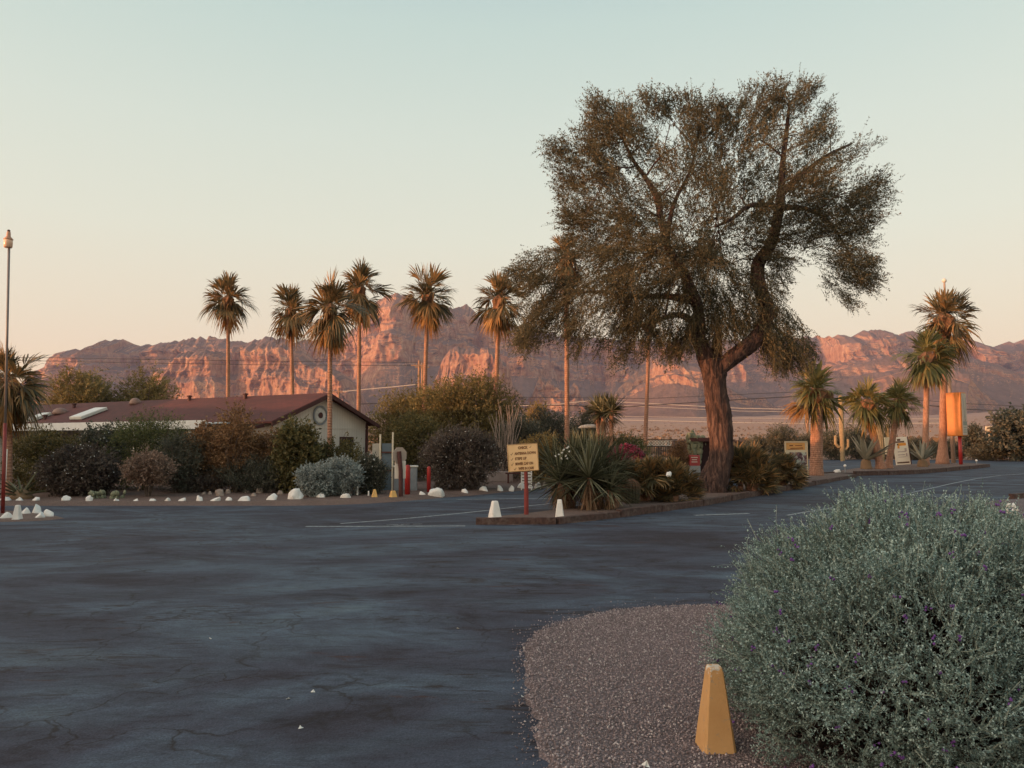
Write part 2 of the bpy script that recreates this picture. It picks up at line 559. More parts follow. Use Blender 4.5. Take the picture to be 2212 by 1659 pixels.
# big bed in front of the house (left)
bl = G2([(-500, 1100), (-200, 1096), (0, 1093), (200, 1093), (400, 1093), (600, 1093), (700, 1092), (790, 1089), (850, 1085), (930, 1078), (1000, 1072), (1060, 1067), (1120, 1061), (1180, 1055), (1230, 1049), (1290, 1041)])
edge = dens(bl, 0.03, 5, 0.6) + [(6, 42), (5, 60), (-55, 60), (-50, 22)]
bed('planting_bed', edge, 0.09, M['gravel_bed'], rim=0.5)

# central island: gravel + timber kerb
isl_front = [(1027, 1133), (1110, 1134), (1191, 1133), (1240, 1130), (1285, 1125), (1340, 1117), (1414, 1107), (1480, 1098), (1536, 1090), (1591, 1079), (1627, 1072), (1680, 1063), (1718, 1056), (1760, 1048), (1800, 1040), (1847, 1031)]
isl_back = [(1850, 1026), (1800, 1024), (1740, 1024), (1640, 1040), (1540, 1068), (1480, 1072), (1380, 1080), (1280, 1092), (1190, 1108), (1110, 1119), (1030, 1126)]
IF = G2(isl_front); IB = G2(isl_back)
bed('island_gravel', dens(IF, 0.0, 2, 0.7)[:-1] + dens(IB, 0.03, 2, 0.7), 0.09, M['gravel_bed'], rim=0.12)
def kerb(name, path, label, h=0.17, w=0.16, seed=1, seg=1.9):
    rng = random.Random(seed)
    base = thing(name, (path[0][0], path[0][1], 0), label, 'kerb')
    L_ = [0]
    for a, b in zip(path, path[1:]): L_.append(L_[-1] + math.hypot(b[0] - a[0], b[1] - a[1]))
    def pt(s):
        s = max(0, min(L_[-1], s))
        for i in range(len(L_) - 1):
            if s <= L_[i + 1] + 1e-9:
                t = (s - L_[i]) / max(1e-9, L_[i + 1] - L_[i])
                return (path[i][0] + (path[i + 1][0] - path[i][0]) * t, path[i][1] + (path[i + 1][1] - path[i][1]) * t)
        return path[-1]
    s = 0
    while s < L_[-1] - 0.3:
        ln = seg * rng.uniform(0.85, 1.15)
        e = min(L_[-1], s + ln)
        p, q = pt(s + 0.012), pt(e - 0.012)
        d = math.hypot(q[0] - p[0], q[1] - p[1])
        ang = math.atan2(q[1] - p[1], q[0] - p[0])
        hh = h * rng.uniform(0.85, 1.1)
        mb = MB()
        # beam with subdivided, slightly worn edges
        nseg = 6
        V = []
        for i in range(nseg + 1):
            t = i / nseg
            for (yy, zz) in ((-w / 2, 0), (-w / 2, hh), (w / 2, hh), (w / 2, 0)):
                V.append((t * d, yy + rng.uniform(-.008, .008), (zz + rng.uniform(-.010, .006)) if zz else -0.03))
        F = []
        for i in range(nseg):
            for k in range(4):
                a = i * 4 + k; b2 = i * 4 + (k + 1) % 4
                F.append([a, a + 4, b2 + 4, b2])
        F += [[0, 1, 2, 3], [nseg * 4 + 3, nseg * 4 + 2, nseg * 4 + 1, nseg * 4]]
        mb.add(V, F)
        o = mb.build('timber', M['timber'], base, bevel=0.012)
        o.location = (p[0] - path[0][0], p[1] - path[0][1], 0)
        o.rotation_euler = (rng.uniform(-.03, .03), 0, ang + rng.uniform(-.008, .008))
        s = e
    return base
kerb('timber_kerb', IF, 'weathered dark timber kerb edging the island of the mesquite tree and the yellow sign', seed=4)
# right island
R_front = [(1845, 1028), (1900, 1027), (1960, 1025), (2030, 1020), (2090, 1014), (2136, 1009)]
R_back = [(2140, 1005), (2080, 1002), (2000, 1003), (1920, 1008), (1850, 1014), (1800, 1021), (1770, 1024)]
RF = G2(R_front); RB = G2(R_back)
bed('island_gravel', dens(RF, 0.0, 2, 1.5)[:-1] + dens(RB, 0.03, 2, 1.5), 0.09, M['gravel_bed'], rim=0.12)
kerb('timber_kerb', RF, 'low dark timber kerb around the right-hand island of palms and agaves', h=0.22, seed=8, seg=2.4)
kerb('timber_kerb', G2([(1775, 1027), (1800, 1025)]), 'short dark timber piece lying at the gap between the two islands', h=0.16, seed=18, seg=2.4)
kerb('timber_kerb', G2([(2184, 1079), (2222, 1076), (2300, 1073)]), 'dark timber kerb end at the right edge beyond the silvery bush', h=0.2, seed=28, seg=1.5)
# small left island with white rocks
li = G2([(-400, 1128), (-60, 1130), (0, 1128), (60, 1127), (110, 1124), (143, 1120), (120, 1114), (60, 1106), (0, 1104), (-400, 1106)])
bed('island_gravel', dens(li, 0.02, 2, 0.5), 0.04, M['gravel_bed'], rim=0.2)

# road paint
def paint_mat():
    m, t, b = nodes('worn road paint')
    p = GP(t)
    n = noise_of(t, p, 9, 6, 0.7)
    f = ramp_of(t, n, [(0.34, (.08, .09, .11)), (0.58, (.32, .36, .38))])
    L(t, f, b.inputs['Base Color']); b.inputs['Roughness'].default_value = 0.8
    return m
M['paint'] = paint_mat()
def stripe(pts, w, name='painted_line'):
    P = [gnd(x, y, 0.008) for x, y in pts]
    V = []
    for i, p in enumerate(P):
        t = (P[min(i + 1, len(P) - 1)] - P[max(i - 1, 0)]).normalized()
        n = Vector((-t.y, t.x, 0))
        V += [p - n * w / 2, p + n * w / 2]
    F = [[2 * i, 2 * i + 2, 2 * i + 3, 2 * i + 1] for i in range(len(P) - 1)]
    o = MB().add(V, F).build(name, M['paint'])
    tag(o, kind='structure')
stripe([(660, 1137), (760, 1137), (880, 1136.5), (1005, 1136)], 0.12)
stripe([(735, 1131), (800, 1126), (870, 1120.5), (950, 1113), (1030, 1105), (1110, 1096), (1195, 1087)], 0.10)
stripe([(985, 1079), (1060, 1078), (1130, 1077), (1220, 1077)], 0.11)
stripe([(1500, 1113), (1560, 1111), (1618, 1109)], 0.16)
stripe([(1700, 1113), (1752, 1104), (1830, 1092), (1890, 1080), (1960, 1066), (2010, 1055), (2053, 1045), (2108, 1034), (2160, 1027), (2230, 1022)], 0.09)
for x0, x1, y in ((835, 860, 1133.2), (866, 885, 1132.6), (892, 912, 1132.2), (850, 872, 1134.6)):
    stripe([(x0, y), (x1, y - 0.6)], 0.05, 'painted_mark')

# ------------------------------------------------------------------ mountains
def rock_mat():
    m, t, b = nodes('mountain rock')
    g = N(t, 'ShaderNodeNewGeometry')
    p = g.outputs['Position']
    s = N(t, 'ShaderNodeSeparateXYZ'); L(t, g.outputs['True Normal'], s.inputs[0])
    az = N(t, 'ShaderNodeMath', operation='ABSOLUTE'); L(t, s.outputs['Z'], az.inputs[0])
    n1 = noise_of(t, p, 0.012, 6, 0.7)
    n2 = noise_of(t, mapping(t, p, (1, 1, 0.25)), 0.05, 6, 0.72)
    strata = noise_of(t, mapping(t, p, (0.15, 0.15, 2.2)), 0.03, 4, 0.6)
    rock = ramp_of(t, n2, [(0.3, (.25, .11, .075)), (0.48, (.54, .275, .165)), (0.70, (.78, .49, .29))])
    rock = mixc(t, ramp_of(t, strata, [(0.42, (0, 0, 0)), (0.6, (.3, .3, .3))]), rock, (.36, .17, .12))
    scrub = ramp_of(t, n1, [(0.35, (.19, .125, .10)), (0.65, (.30, .19, .145))])
    f = N(t, 'ShaderNodeMath', operation='ADD'); L(t, az.outputs[0], f.inputs[0])
    sc = N(t, 'ShaderNodeMath', operation='MULTIPLY'); L(t, n2, sc.inputs[0]); sc.inputs[1].default_value = 0.35
    L(t, sc.outputs[0], f.inputs[1])
    k = ramp_of(t, f.outputs[0], [(0.72, (0, 0, 0)), (0.9, (1, 1, 1))])
    c = mixc(t, k, rock, scrub)
    L(t, c, b.inputs['Base Color'])
    b.inputs['Roughness'].default_value = 1.0
    b.inputs['Specular IOR Level'].default_value = 0.1
    n5 = noise_of(t, mapping(t, p, (1, 1, .6)), 0.16, 6, 0.7)
    hh = N(t, 'ShaderNodeMath', operation='ADD'); L(t, n2, hh.inputs[0]); L(t, n5, hh.inputs[1])
    bump(t, b, hh.outputs[0], 1.0, 14)
    return m
M['rock'] = rock_mat()
def mountain(name, prof, Y, run, base_py=915, cliff=0.45, amp=60, fl=110, seed=1, nT=120, step=2.2, run_k=None, back=500, vstretch=3.5, jag=3.0, dprof=None):
    """A range whose skyline follows prof [(px,py)...], built at depth Y; face with talus foot, cliff band and flutes."""
    px = np.arange(prof[0][0], prof[-1][0] + 0.1, step)
    py = np.interp(px, [a for a, b in prof], [b for a, b in prof])
    py = py + (vnoise(px / 9.0, 0, 0, seed + 50) - 0.5) * jag + (vnoise(px / 3.5, 0, 0, seed + 51) - 0.5) * jag * 0.6
    dY = np.interp(px, [a for a, b in dprof], [b for a, b in dprof]) if dprof else np.zeros(len(px))
    Yc = Y + dY
    X = (px - 1106) / FPX * Yc / CP
    Zt = np.array([zat(v, yy) for v, yy in zip(py, Yc)])
    Yb = Y - run
    Zb = np.full_like(Zt, zat(base_py, Yb) if base_py else 0) - 25
    t = np.linspace(0, 1, nT)
    # profile: horizontal fraction h(t) of run and vertical fraction v(t)
    ctrl_h = [0, 0.35, 0.72, 0.80, 0.90, 0.93, 1.0]
    v1 = 1 - cliff
    ctrl_v = [0, v1 * 0.30, v1 * 0.85, v1 * 0.85 + cliff * 0.42, v1 * 0.85 + cliff * 0.55, v1 * 0.85 + cliff * 0.95, 1.0]
    s = np.linspace(0, 1, 7)
    h = np.interp(t, s, ctrl_h); v = np.interp(t, s, ctrl_v)
    H, XX = np.meshgrid(h, X, indexing='ij'); Vv, ZT = np.meshgrid(v, Zt, indexing='ij')
    ZB = np.broadcast_to(Zb, ZT.shape)
    Z = ZB + (ZT - ZB) * Vv
    Yy = Yb + run * H + dY[None, :] * np.interp(t, [0, .3, .7, 1], [.35, .8, 1, 1])[:, None]
    # the foot of the range gathers in towards the viewer like a fan
    XX = XX * (Yy / Yc[None, :])
    steep = np.interp(t, [0, .25, .42, .5, .62, .85, 1], [0.05, .35, .8, 1.0, 1.0, 1.0, .35])[:, None]
    wx = XX + 22 * (fbm(XX / 260, Z / 200, 0, 3, seed + 9) - .5)
    big = fbm(wx / (fl * 3.2), Z / 700, 3.3, 3, seed + 1, True)
    f1 = fbm(wx / fl, Z / (fl * vstretch), 1.7, 4, seed + 2, True)
    f2 = fbm(wx / (fl * .28), Z / (fl * .5), 7.1, 5, seed + 3, True)
    led = fbm(wx / 260, Z / 24, 2.2, 4, seed + 4)
    D = (big - .5) * amp * 2.6 + (f1 - .5) * amp * 1.5 + (f2 - .5) * amp * .62 + (led - .5) * amp * .42
    gul = (fbm(wx / (fl * 1.4), Yy / 500, 4.4, 5, seed + 6, True) - .5)
    D = D * steep + gul * amp * 0.9 * (1 - steep)
    Yy = Yy - D * np.interp(t, [0, .1, .95, 1], [0.2, 1, 1, .35])[:, None]
    XX2 = XX + (fbm(XX / 50, Z / 60, 9.9, 3, seed + 8) - .5) * amp * 0.5 * steep
    Z = Z + (fbm(wx / 90, Yy / 90, 5.5, 4, seed + 7) - .5) * 26 * (1 - np.abs(2 * t[:, None] - 1)) 
    Z = Z * (1 + (Yy / Yc[None, :] - 1) * np.interp(t, [0, .4, .75, 1], [0, .3, 1, 1])[:, None])
    rows = [np.stack([XX2, Yy, Z], -1)]
    # back side
    last = rows[0][-1]
    for k, (dy, dz) in enumerate(((back * .3, 0.97), (back, 0.55), (back * 1.8, -0.05))):
        r = last.copy(); r[:, 1] += dy; r[:, 2] = r[:, 2] * dz
        rows.append(r[None])
    G = np.concatenate(rows, 0)
    a, bb = G.shape[:2]
    I = np.arange(a * bb).reshape(a, bb)
    F = np.stack([I[:-1, :-1], I[:-1, 1:], I[1:, 1:], I[1:, :-1]], -1).reshape(-1, 4)
    o = link(name, mesh_np(G.reshape(-1, 3), F), M['rock'], None, False)
    tag(o, kind='structure')
    return o
A = [(60, 905), (88, 870), (95, 835), (101, 808), (108, 796), (125, 790), (134, 787), (139, 762), (150, 755), (185, 755), (205, 745), (232, 735), (245, 730), (262, 733), (275, 745),
     (310, 747), (350, 742), (384, 736), (430, 729), (486, 732), (514, 737), (544, 736), (574, 728), (611, 732), (641, 738), (662, 734), (700, 728), (745, 722), (775, 705), (800, 668), (813, 653),
     (831, 641), (853, 632), (874, 637), (890, 650), (911, 656), (940, 662), (980, 665), (995, 665), (1009, 660), (1019, 666), (1028, 680), (1045, 684), (1070, 690), (1100, 700), (1150, 712), (1200, 722),
     (1250, 730), (1371, 735), (1450, 736), (1553, 735), (1640, 734), (1700, 731), (1755, 728), (1800, 726), (1845, 724), (1862, 715), (1878, 718), (1892, 710), (1914, 720), (1949, 722), (1973, 717), (1990, 720),
     (2040, 724), (2070, 733), (2098, 731), (2105, 736), (2122, 748), (2150, 755), (2160, 750), (2178, 738), (2197, 743), (2212, 736), (2300, 728), (2420, 760), (2500, 830), (2560, 905)]
mountain('mountain_range', A, 3500, 800, 880, 0.5, 115, 150, 11, jag=7, nT=150,
         dprof=[(60, 120), (120, 20), (205, -60), (335, 330), (350, 60), (600, 40), (770, 160), (785, 120), (868, -160), (1040, 380), (1052, 260), (1130, 100), (1300, 560), (1320, 300), (1480, 330), (1760, 700), (1800, 420),
                (1900, 380), (1960, 480), (2060, 640), (2085, 480), (2120, 520), (2180, 640), (2300, 700), (2560, 700)])
Bp = [(325, 905), (334, 830), (339, 806), (348, 797), (370, 793), (382, 775), (392, 764), (410, 760), (440, 757), (470, 763), (495, 757), (515, 748), (540, 746), (560, 741), (578, 735), (605, 738), (625, 742), (646, 750), (662, 771),
      (683, 789), (703, 786), (715, 796), (727, 798), (740, 803), (748, 818), (754, 833), (762, 842), (770, 856), (785, 880), (800, 905)]
mountain('cliff_spur', Bp, 2750, 420, 885, 0.72, 66, 95, 23, step=1.4, jag=7, nT=150, dprof=[(325, 160), (470, 20), (520, 110), (760, -170), (800, -60)])
Cp = [(905, 905), (930, 850), (950, 800), (958, 772), (972, 752), (1006, 750), (1032, 752), (1059, 752), (1075, 770), (1099, 796), (1109, 833), (1125, 850), (1138, 865), (1150, 850), (1160, 828), (1170, 812), (1180, 826), (1191, 818),
      (1207, 838), (1222, 850), (1232, 832), (1243, 828), (1252, 850), (1275, 872), (1300, 905)]
mountain('rock_butte', Cp, 2650, 300, 890, 0.72, 58, 70, 31, step=1.4, jag=7, dprof=[(905, 60), (950, 90), (1075, -80), (1140, 20), (1160, 60), (1205, -30), (1230, 20), (1300, 0)])
Dp = [(1290, 905), (1330, 850), (1375, 800), (1416, 774), (1450, 770), (1475, 778), (1498, 790), (1540, 815), (1569, 838), (1609, 856), (1640, 850), (1662, 872), (1700, 890), (1740, 905)]
mountain('mountain_spur', Dp, 2800, 600, 890, 0.35, 50, 80, 41, step=1.8, dprof=[(1290, 160), (1500, -150), (1700, 120)])
Ep = [(1800, 905), (1860, 850), (1918, 812), (1966, 799), (2010, 794), (2050, 794), (2084, 805), (2105, 836), (2140, 868), (2180, 890), (2220, 905)]
mountain('mountain_spur', Ep, 2600, 650, 895, 0.2, 30, 90, 53, step=2, vstretch=1.6, dprof=[(1800, 120), (1900, 130), (2084, -150), (2200, 60)])
Fp = [(1650, 905), (1760, 815), (1840, 790), (1930, 770), (2000, 755), (2040, 752), (2100, 772), (2157, 790), (2212, 812), (2300, 830), (2420, 880), (2480, 905)]
mountain('mountain_spur', Fp, 3050, 650, 890, 0.18, 55, 140, 61, step=2.2, vstretch=1.6)
Hp = [(-120, 905), (-20, 893), (60, 890), (130, 895), (200, 905)]
mountain('far_hills', Hp, 3900, 500, 905, 0.1, 30, 120, 71, step=3, nT=40)

# ------------------------------------------------------------------ shrubs
def shrub(name, label, x0, x1, ytop, ybase, mat, n=1500, K=6, leaf=(.05, .02), slen=.22, seed=0, Y=None, group=None, cat='shrub', depth=0.8,
          flowers=0, fr=.03, fmat=None, lumps=0.36, stems=6, spikes=0.14, core=0.45, stem_mat=None, up=0.5, low=0.0, ftop=False, dens_bias=0.45, grav=0.1):
    rng = np.random.default_rng(seed + 7)
    xc = (x0 + x1) / 2
    if Y is None:
        Y = gnd(xc, ybase).y
    w = (x1 - x0) / 2 / FPX * Y
    Yc = Y + w * depth * 0.55
    Xc = (xc - 1106) / FPX * Yc
    w = (x1 - x0) / 2 / FPX * Yc
    top = zat(ytop, Yc)
    h = top
    root = thing(name, (Xc, Yc, 0.04), label, cat, group)
    d = unit(rng.normal(size=(n, 3)))
    r = rng.random(n) ** dens_bias
    lump = 1 + lumps * 2 * (fbm(d[:, 0] * 2.2 + 9, d[:, 1] * 2.2 + seed, d[:, 2] * 2.2, 3, seed) - .55)
    spk = rng.random(n) < spikes
    r = np.where(spk, r * rng.uniform(1.0, 1.18, n), r * 0.94)
    hz = (h - low) / 2
    P = d * (r * lump)[:, None] * np.array([w, w * depth, hz]) + np.array([0, 0, low + hz - .04])
    P[:, 2] = np.maximum(P[:, 2], 0.02)
    # flatten the base so that the skirt meets the ground
    lowmask = P[:, 2] < hz * .5
    P[lowmask, :2] *= 0.96
    cs = 1.1 / max(w * .35, .18)
    kp = fbm(P[:, 0] * cs + seed, P[:, 1] * cs, P[:, 2] * cs, 3, seed + 3) > .40
    P, d = P[kp], d[kp]
    n = len(P)
    D = unit(d * 0.8 + np.array([0, 0, up]) + rng.normal(size=(n, 3)) * .45)
    V, F = spray_leaves(P, D, slen, K, leaf[0] * 1.25, leaf[1] * 1.25, rng, 0.8, grav)
    V2, F2 = twig_mesh(P, D, slen * 0.9, leaf[1] * 0.12, rng, grav)
    V = np.concatenate([V, V2]); F = np.concatenate([F, F2 + len(V) - len(V2)])
    link('foliage', mesh_np(V, F), mat, root)
    if stems:
        mb = MB()
        rr = random.Random(seed)
        for i in range(stems):
            a = rr.uniform(0, 6.28); q = rr.uniform(.3, .75)
            p0 = Vector((rr.uniform(-.1, .1) * w, rr.uniform(-.1, .1) * w, -.05))
            p2 = Vector((math.cos(a) * w * q, math.sin(a) * w * depth * q, h * rr.uniform(.55, .85)))
            p1 = p0.lerp(p2, .5) + Vector((rr.uniform(-.1, .1), rr.uniform(-.1, .1), rr.uniform(-.05, .1))) * h
            s = max(.012, w * .02)
            mb.tube([p0, p0.lerp(p1, .5) + Vector((.02, 0, 0)), p1, p2], [s * 1.5, s * 1.2, s, s * .4], 5)
        mb.build('stems', stem_mat or M['bark'], root)
    if flowers:
        d = unit(rng.normal(size=(flowers * 2, 3)) + np.array([0, -.5, .6 if ftop else .1]))[:flowers]
        lump = 1 + lumps * 2 * (fbm(d[:, 0] * 2.2 + 9, d[:, 1] * 2.2 + seed, d[:, 2] * 2.2, 3, seed) - .55)
        P = d * lump[:, None] * np.array([w, w * depth, hz]) * rng.uniform(.92, 1.05, (flowers, 1)) + np.array([0, 0, low + hz])
        P[:, 2] = np.maximum(P[:, 2], .1)
        V, F = blobs_mesh(P, fr * rng.uniform(.6, 1.2, flowers), rng)
        tag(link('flowers', mesh_np(V, F), fmat or M['petal'], root), kind='stuff')
    return root

LM = {}
LM['olive'] = leafmat('olive leaves', [(0.095, 0.092, 0.039), (0.157, 0.138, 0.053), (0.233, 0.178, 0.070)])
LM['green'] = leafmat('green leaves', [(0.078, 0.093, 0.041), (0.127, 0.143, 0.054), (0.196, 0.194, 0.073)])
LM['dark'] = leafmat('dark leaves', [(.068, .078, .058), (.108, .108, .078), (.175, .166, .126)])
LM['maroon'] = leafmat('dark reddish leaves', [(.088, .062, .056), (.127, .098, .078), (.176, .146, .117)])
LM['brown'] = leafmat('brown seed heads', [(.178, .098, .049), (.285, .160, .081), (.393, .231, .116)])
LM['amber'] = leafmat('amber sun-tinted leaves', [(.234, .117, .041), (.357, .186, .062), (.454, .261, .096)])  # leaf colour warmed to stand for low sun on this shrub
LM['dusty'] = leafmat('dusty pink seed heads', [(.216, .144, .108), (.331, .230, .172), (.446, .316, .245)])
LM['silver'] = leafmat('silver leaves', [(.235, .262, .248), (.344, .386, .366), (.469, .510, .482)])
LM['mesq'] = leafmat('mesquite leaves', [(.078, .075, .046), (.125, .112, .064), (.19, .155, .088)], 0.35, 0.6, 0.5, 0.3)
LM['paloverde'] = leafmat('far tree leaves', [(.150, .127, .053), (.226, .180, .074), (.300, .240, .097)], 0.35, 0.6, 0.4, 0.35)
LM['golden'] = leafmat('golden leaves', [(.25, .17, .06), (.34, .24, .09), (.44, .31, .12)], 0.35)
LM['creosote'] = leafmat('creosote leaves', [(.086, .086, .057), (.127, .121, .081), (.172, .161, .115)])
M['magenta'] = plain('magenta bracts', (.17, .010, .032), 0.6, 0.3, 8, 0)
M['redfl'] = plain('red petals', (.5, .01, .02), 0.6, 0.2, 8, 0)

# hedge line in front of the house, left to right
shrub('hedge_bush', 'olive green hedge bush behind the left palm under the white awning', 20, 190, 930, 1072, LM['olive'], 4200, 6, (.06, .03), .22, 1, stems=4, Y=24.5)
shrub('oleander_bush', 'dark round oleander with small white flowers right of the left palm', 92, 262, 962, 1078, LM['maroon'], 4600, 6, (.07, .028), .2, 2, flowers=48, fr=.02, Y=22.6, lumps=.2, ftop=True)
shrub('oleander_bush', 'tall bush with pale flower heads and one red bloom against the awning', 170, 290, 918, 1060, LM['dark'], 2600, 6, (.08, .035), .25, 3, flowers=30, fr=.035, Y=26, ftop=True)
shrub('acacia_bush', 'tall green feathery bush rising against the brown roof, left of the tan shrubs', 232, 408, 892, 1062, LM['green'], 5200, 6, (.06, .02), .3, 4, Y=25)
shrub('acacia_bush', 'green bush in the gap between the feathery bush and the tan shrubs', 330, 450, 935, 1068, LM['dark'], 2600, 6, (.06, .02), .3, 41, Y=24)
shrub('cholla_shrub', 'dusty pink rounded shrub on a bare stem beside the feathery green bush', 274, 378, 980, 1078, LM['dusty'], 2300, 6, (.05, .03), .16, 5, Y=22.4, low=.45, stems=8, lumps=.35)
shrub('hop_bush', 'tall amber and brown shrub below the pale awning, leftmost of the seedy shrubs', 396, 500, 920, 1068, LM['brown'], 2900, 6, (.07, .04), .26, 6, Y=24.6, spikes=.2, lumps=.4, grav=.0)
shrub('hop_bush', 'amber shrub with evening glow in its leaf colour, in the middle of the hedge below the roof', 455, 575, 920, 1068, LM['amber'], 2200, 6, (.07, .04), .3, 7, Y=25.1, spikes=.25, lumps=.45, grav=.0)
shrub('hop_bush', 'thin bare-topped shrub reaching over the roof edge', 470, 552, 868, 1060, LM['brown'], 800, 6, (.06, .035), .3, 77, Y=24.2, spikes=.4, lumps=.5, low=.6, stems=12, grav=.0)
shrub('hop_bush', 'reddish brown shrub left of the gable wall', 545, 660, 925, 1068, LM['brown'], 3300, 6, (.06, .035), .26, 8, Y=24.9, spikes=.15, lumps=.35, grav=.0)
shrub('hop_bush', 'olive shrub with tall leafy shoots in front of the gable', 600, 690, 908, 1068, LM['olive'], 3000, 6, (.09, .045), .3, 9, Y=24, spikes=.3, lumps=.45, grav=.0)
shrub('hop_bush', 'yellowish green shrub at the foot of the gable palm', 672, 792, 950, 1066, LM['olive'], 2300, 6, (.07, .03), .24, 10, Y=24.6, spikes=.15)
shrub('rosemary_bush', 'low dark bush at the bed edge between the pink shrub and the silver shrub', 478, 660, 990, 1070, LM['dark'], 3600, 7, (.05, .018), .3, 12, Y=24.1, spikes=.15, up=1.2, lumps=.3)
shrub('dark_bush', 'dark bush filling the shade under the amber shrub', 375, 500, 1010, 1070, LM['maroon'], 2200, 6, (.06, .02), .2, 13, Y=24.3)
shrub('silver_bush', 'silvery grey leaved shrub of two mounds beside the pale rocks, left mound', 645, 728, 1000, 1074, LM['silver'], 2600, 7, (.045, .025), .14, 14, Y=22.4, lumps=.3, stems=5)
shrub('silver_bush', 'silvery grey leaved shrub behind the yellow bollards, taller right mound', 698, 782, 985, 1074, LM['silver'], 2600, 7, (.045, .025), .14, 15, Y=22.8, lumps=.3, stems=5)
shrub('oleander_bush', 'small dark bush with pale flower clusters left of the blue gate', 768, 834, 986, 1072, LM['dark'], 2200, 6, (.06, .022), .2, 16, flowers=26, fr=.035, Y=23.6, ftop=True)
shrub('oleander_bush', 'large dark oleander dotted with white flowers behind the yellow checklist sign', 904, 1082, 926, 1068, LM['maroon'], 6500, 6, (.08, .025), .26, 17, flowers=75, fr=.021, Y=25.4, lumps=.22, ftop=False)
# behind
shrub('mesquite_bush', 'big rounded olive tree behind the oleander, its top left lit warm', 795, 1000, 838, 1010, LM['paloverde'], 6500, 7, (.10, .04), .45, 18, Y=38, cat='tree', lumps=.35)
shrub('mesquite_bush', 'tallest rounded olive tree between the fifth palm and the ocotillo', 880, 1135, 808, 1010, LM['paloverde'], 9000, 7, (.10, .04), .45, 19, Y=36, cat='tree', lumps=.35)
shrub('mesquite_bush', 'low green tree in front of the big rounded ones left of the oleander', 830, 960, 890, 1030, LM['olive'], 3800, 7, (.08, .03), .35, 20, Y=31, cat='tree', lumps=.3)
shrub('mesquite_bush', 'dark bush under the ocotillo stems', 1060, 1180, 900, 1030, LM['dark'], 3600, 7, (.08, .03), .35, 21, Y=33, lumps=.3)
shrub('mesquite_bush', 'dark green tree left of the tall yucca', 1130, 1245, 885, 1010, LM['dark'], 3300, 7, (.09, .03), .35, 22, Y=40, cat='tree', lumps=.4)
shrub('mesquite_bush', 'dark tree behind the flat stone table top', 1225, 1300, 880, 1000, LM['dark'], 1900, 7, (.10, .035), .35, 23, Y=44, cat='tree', lumps=.4)
shrub('desert_tree', 'small golden lit tree beyond the dark trees near the sixth palm', 1128, 1188, 862, 960, LM['golden'], 1300, 7, (.14, .06), .5, 24, Y=62, cat='tree', lumps=.4)
shrub('lantana_bush', 'low yellow green bush behind the yellow checklist sign', 1112, 1222, 934, 1040, LM['golden'], 2600, 7, (.05, .03), .2, 25, Y=30, lumps=.3)
shrub('dark_bush', 'dark hedge in shade behind the checklist sign', 1085, 1215, 955, 1050, LM['maroon'], 3000, 6, (.06, .025), .2, 26, Y=31)
shrub('acacia_bush', 'rounded green bush above the magenta bougainvillea', 1290, 1408, 934, 1050, LM['green'], 3200, 7, (.05, .02), .25, 27, Y=27, lumps=.25)
shrub('bougainvillea', 'bougainvillea covered in magenta bracts between the yuccas and the fan palms', 1300, 1400, 964, 1070, LM['dark'], 1500, 6, (.05, .03), .2, 28, Y=24, flowers=1500, fr=.045, fmat=M['magenta'], ftop=True, lumps=.3)
shrub('dark_bush', 'brown dry bush in front of the stone wall beside the red machine', 1442, 1490, 950, 1040, LM['brown'], 1300, 6, (.05, .025), .2, 29, Y=30)
# beyond the road on the right
_r = random.Random(5)
far = [(1655, 1725, 918, 'grey green creosote bush between the mesquite trunk and the banner'), (1600, 1680, 945, 'creosote bush low behind the fan palm clump right of the mesquite trunk'),
       (1715, 1765, 942, 'dark creosote bush behind the short palm trunk'), (1765, 1840, 935, 'dark creosote bush across the road below the tall cactus'),
       (1815, 1880, 925, 'dark creosote bush behind the larger agave'), (1870, 1930, 935, 'creosote bush behind the leaning palms'),
       (1940, 2010, 950, 'low creosote bush behind the smaller agave'), (2082, 2122, 915, 'creosote bush right of the orange pylon sign'),
       (2010, 2075, 955, 'low creosote bush behind the flagpole foot')]
for i, (a, b, yt, lab) in enumerate(far):
    shrub('creosote_bush', lab, a, b, yt, 988, LM['creosote'], 1500, 6, (.12, .05), .5, 60 + i, Y=66 + i % 3 * 2, group='creosote bushes beyond the road', lumps=.4, spikes=.2)
shrub('mesquite_bush', 'large dark leafy bush in front of the small billboard at the right edge', 2128, 2270, 885, 990, LM['dark'], 1500, 7, (.26, .13), .6, 80, Y=62, lumps=.45, spikes=.3, cat='shrub')
shrub('creosote_bush', 'low brush at the road edge under the small billboard', 2090, 2180, 962, 990, LM['creosote'], 1500, 6, (.12, .05), .4, 82, Y=64, group='creosote bushes beyond the road')
shrub('desert_tree', 'hazy warm tree behind the house roof, wider left one', 92, 262, 798, 960, LM['paloverde'], 6500, 7, (.15, .06), .6, 30, Y=58, cat='tree', lumps=.35)
shrub('desert_tree', 'hazy warm tree behind the house roof, right one', 248, 378, 803, 960, LM['paloverde'], 4200, 7, (.15, .06), .6, 31, Y=60, cat='tree', lumps=.4)

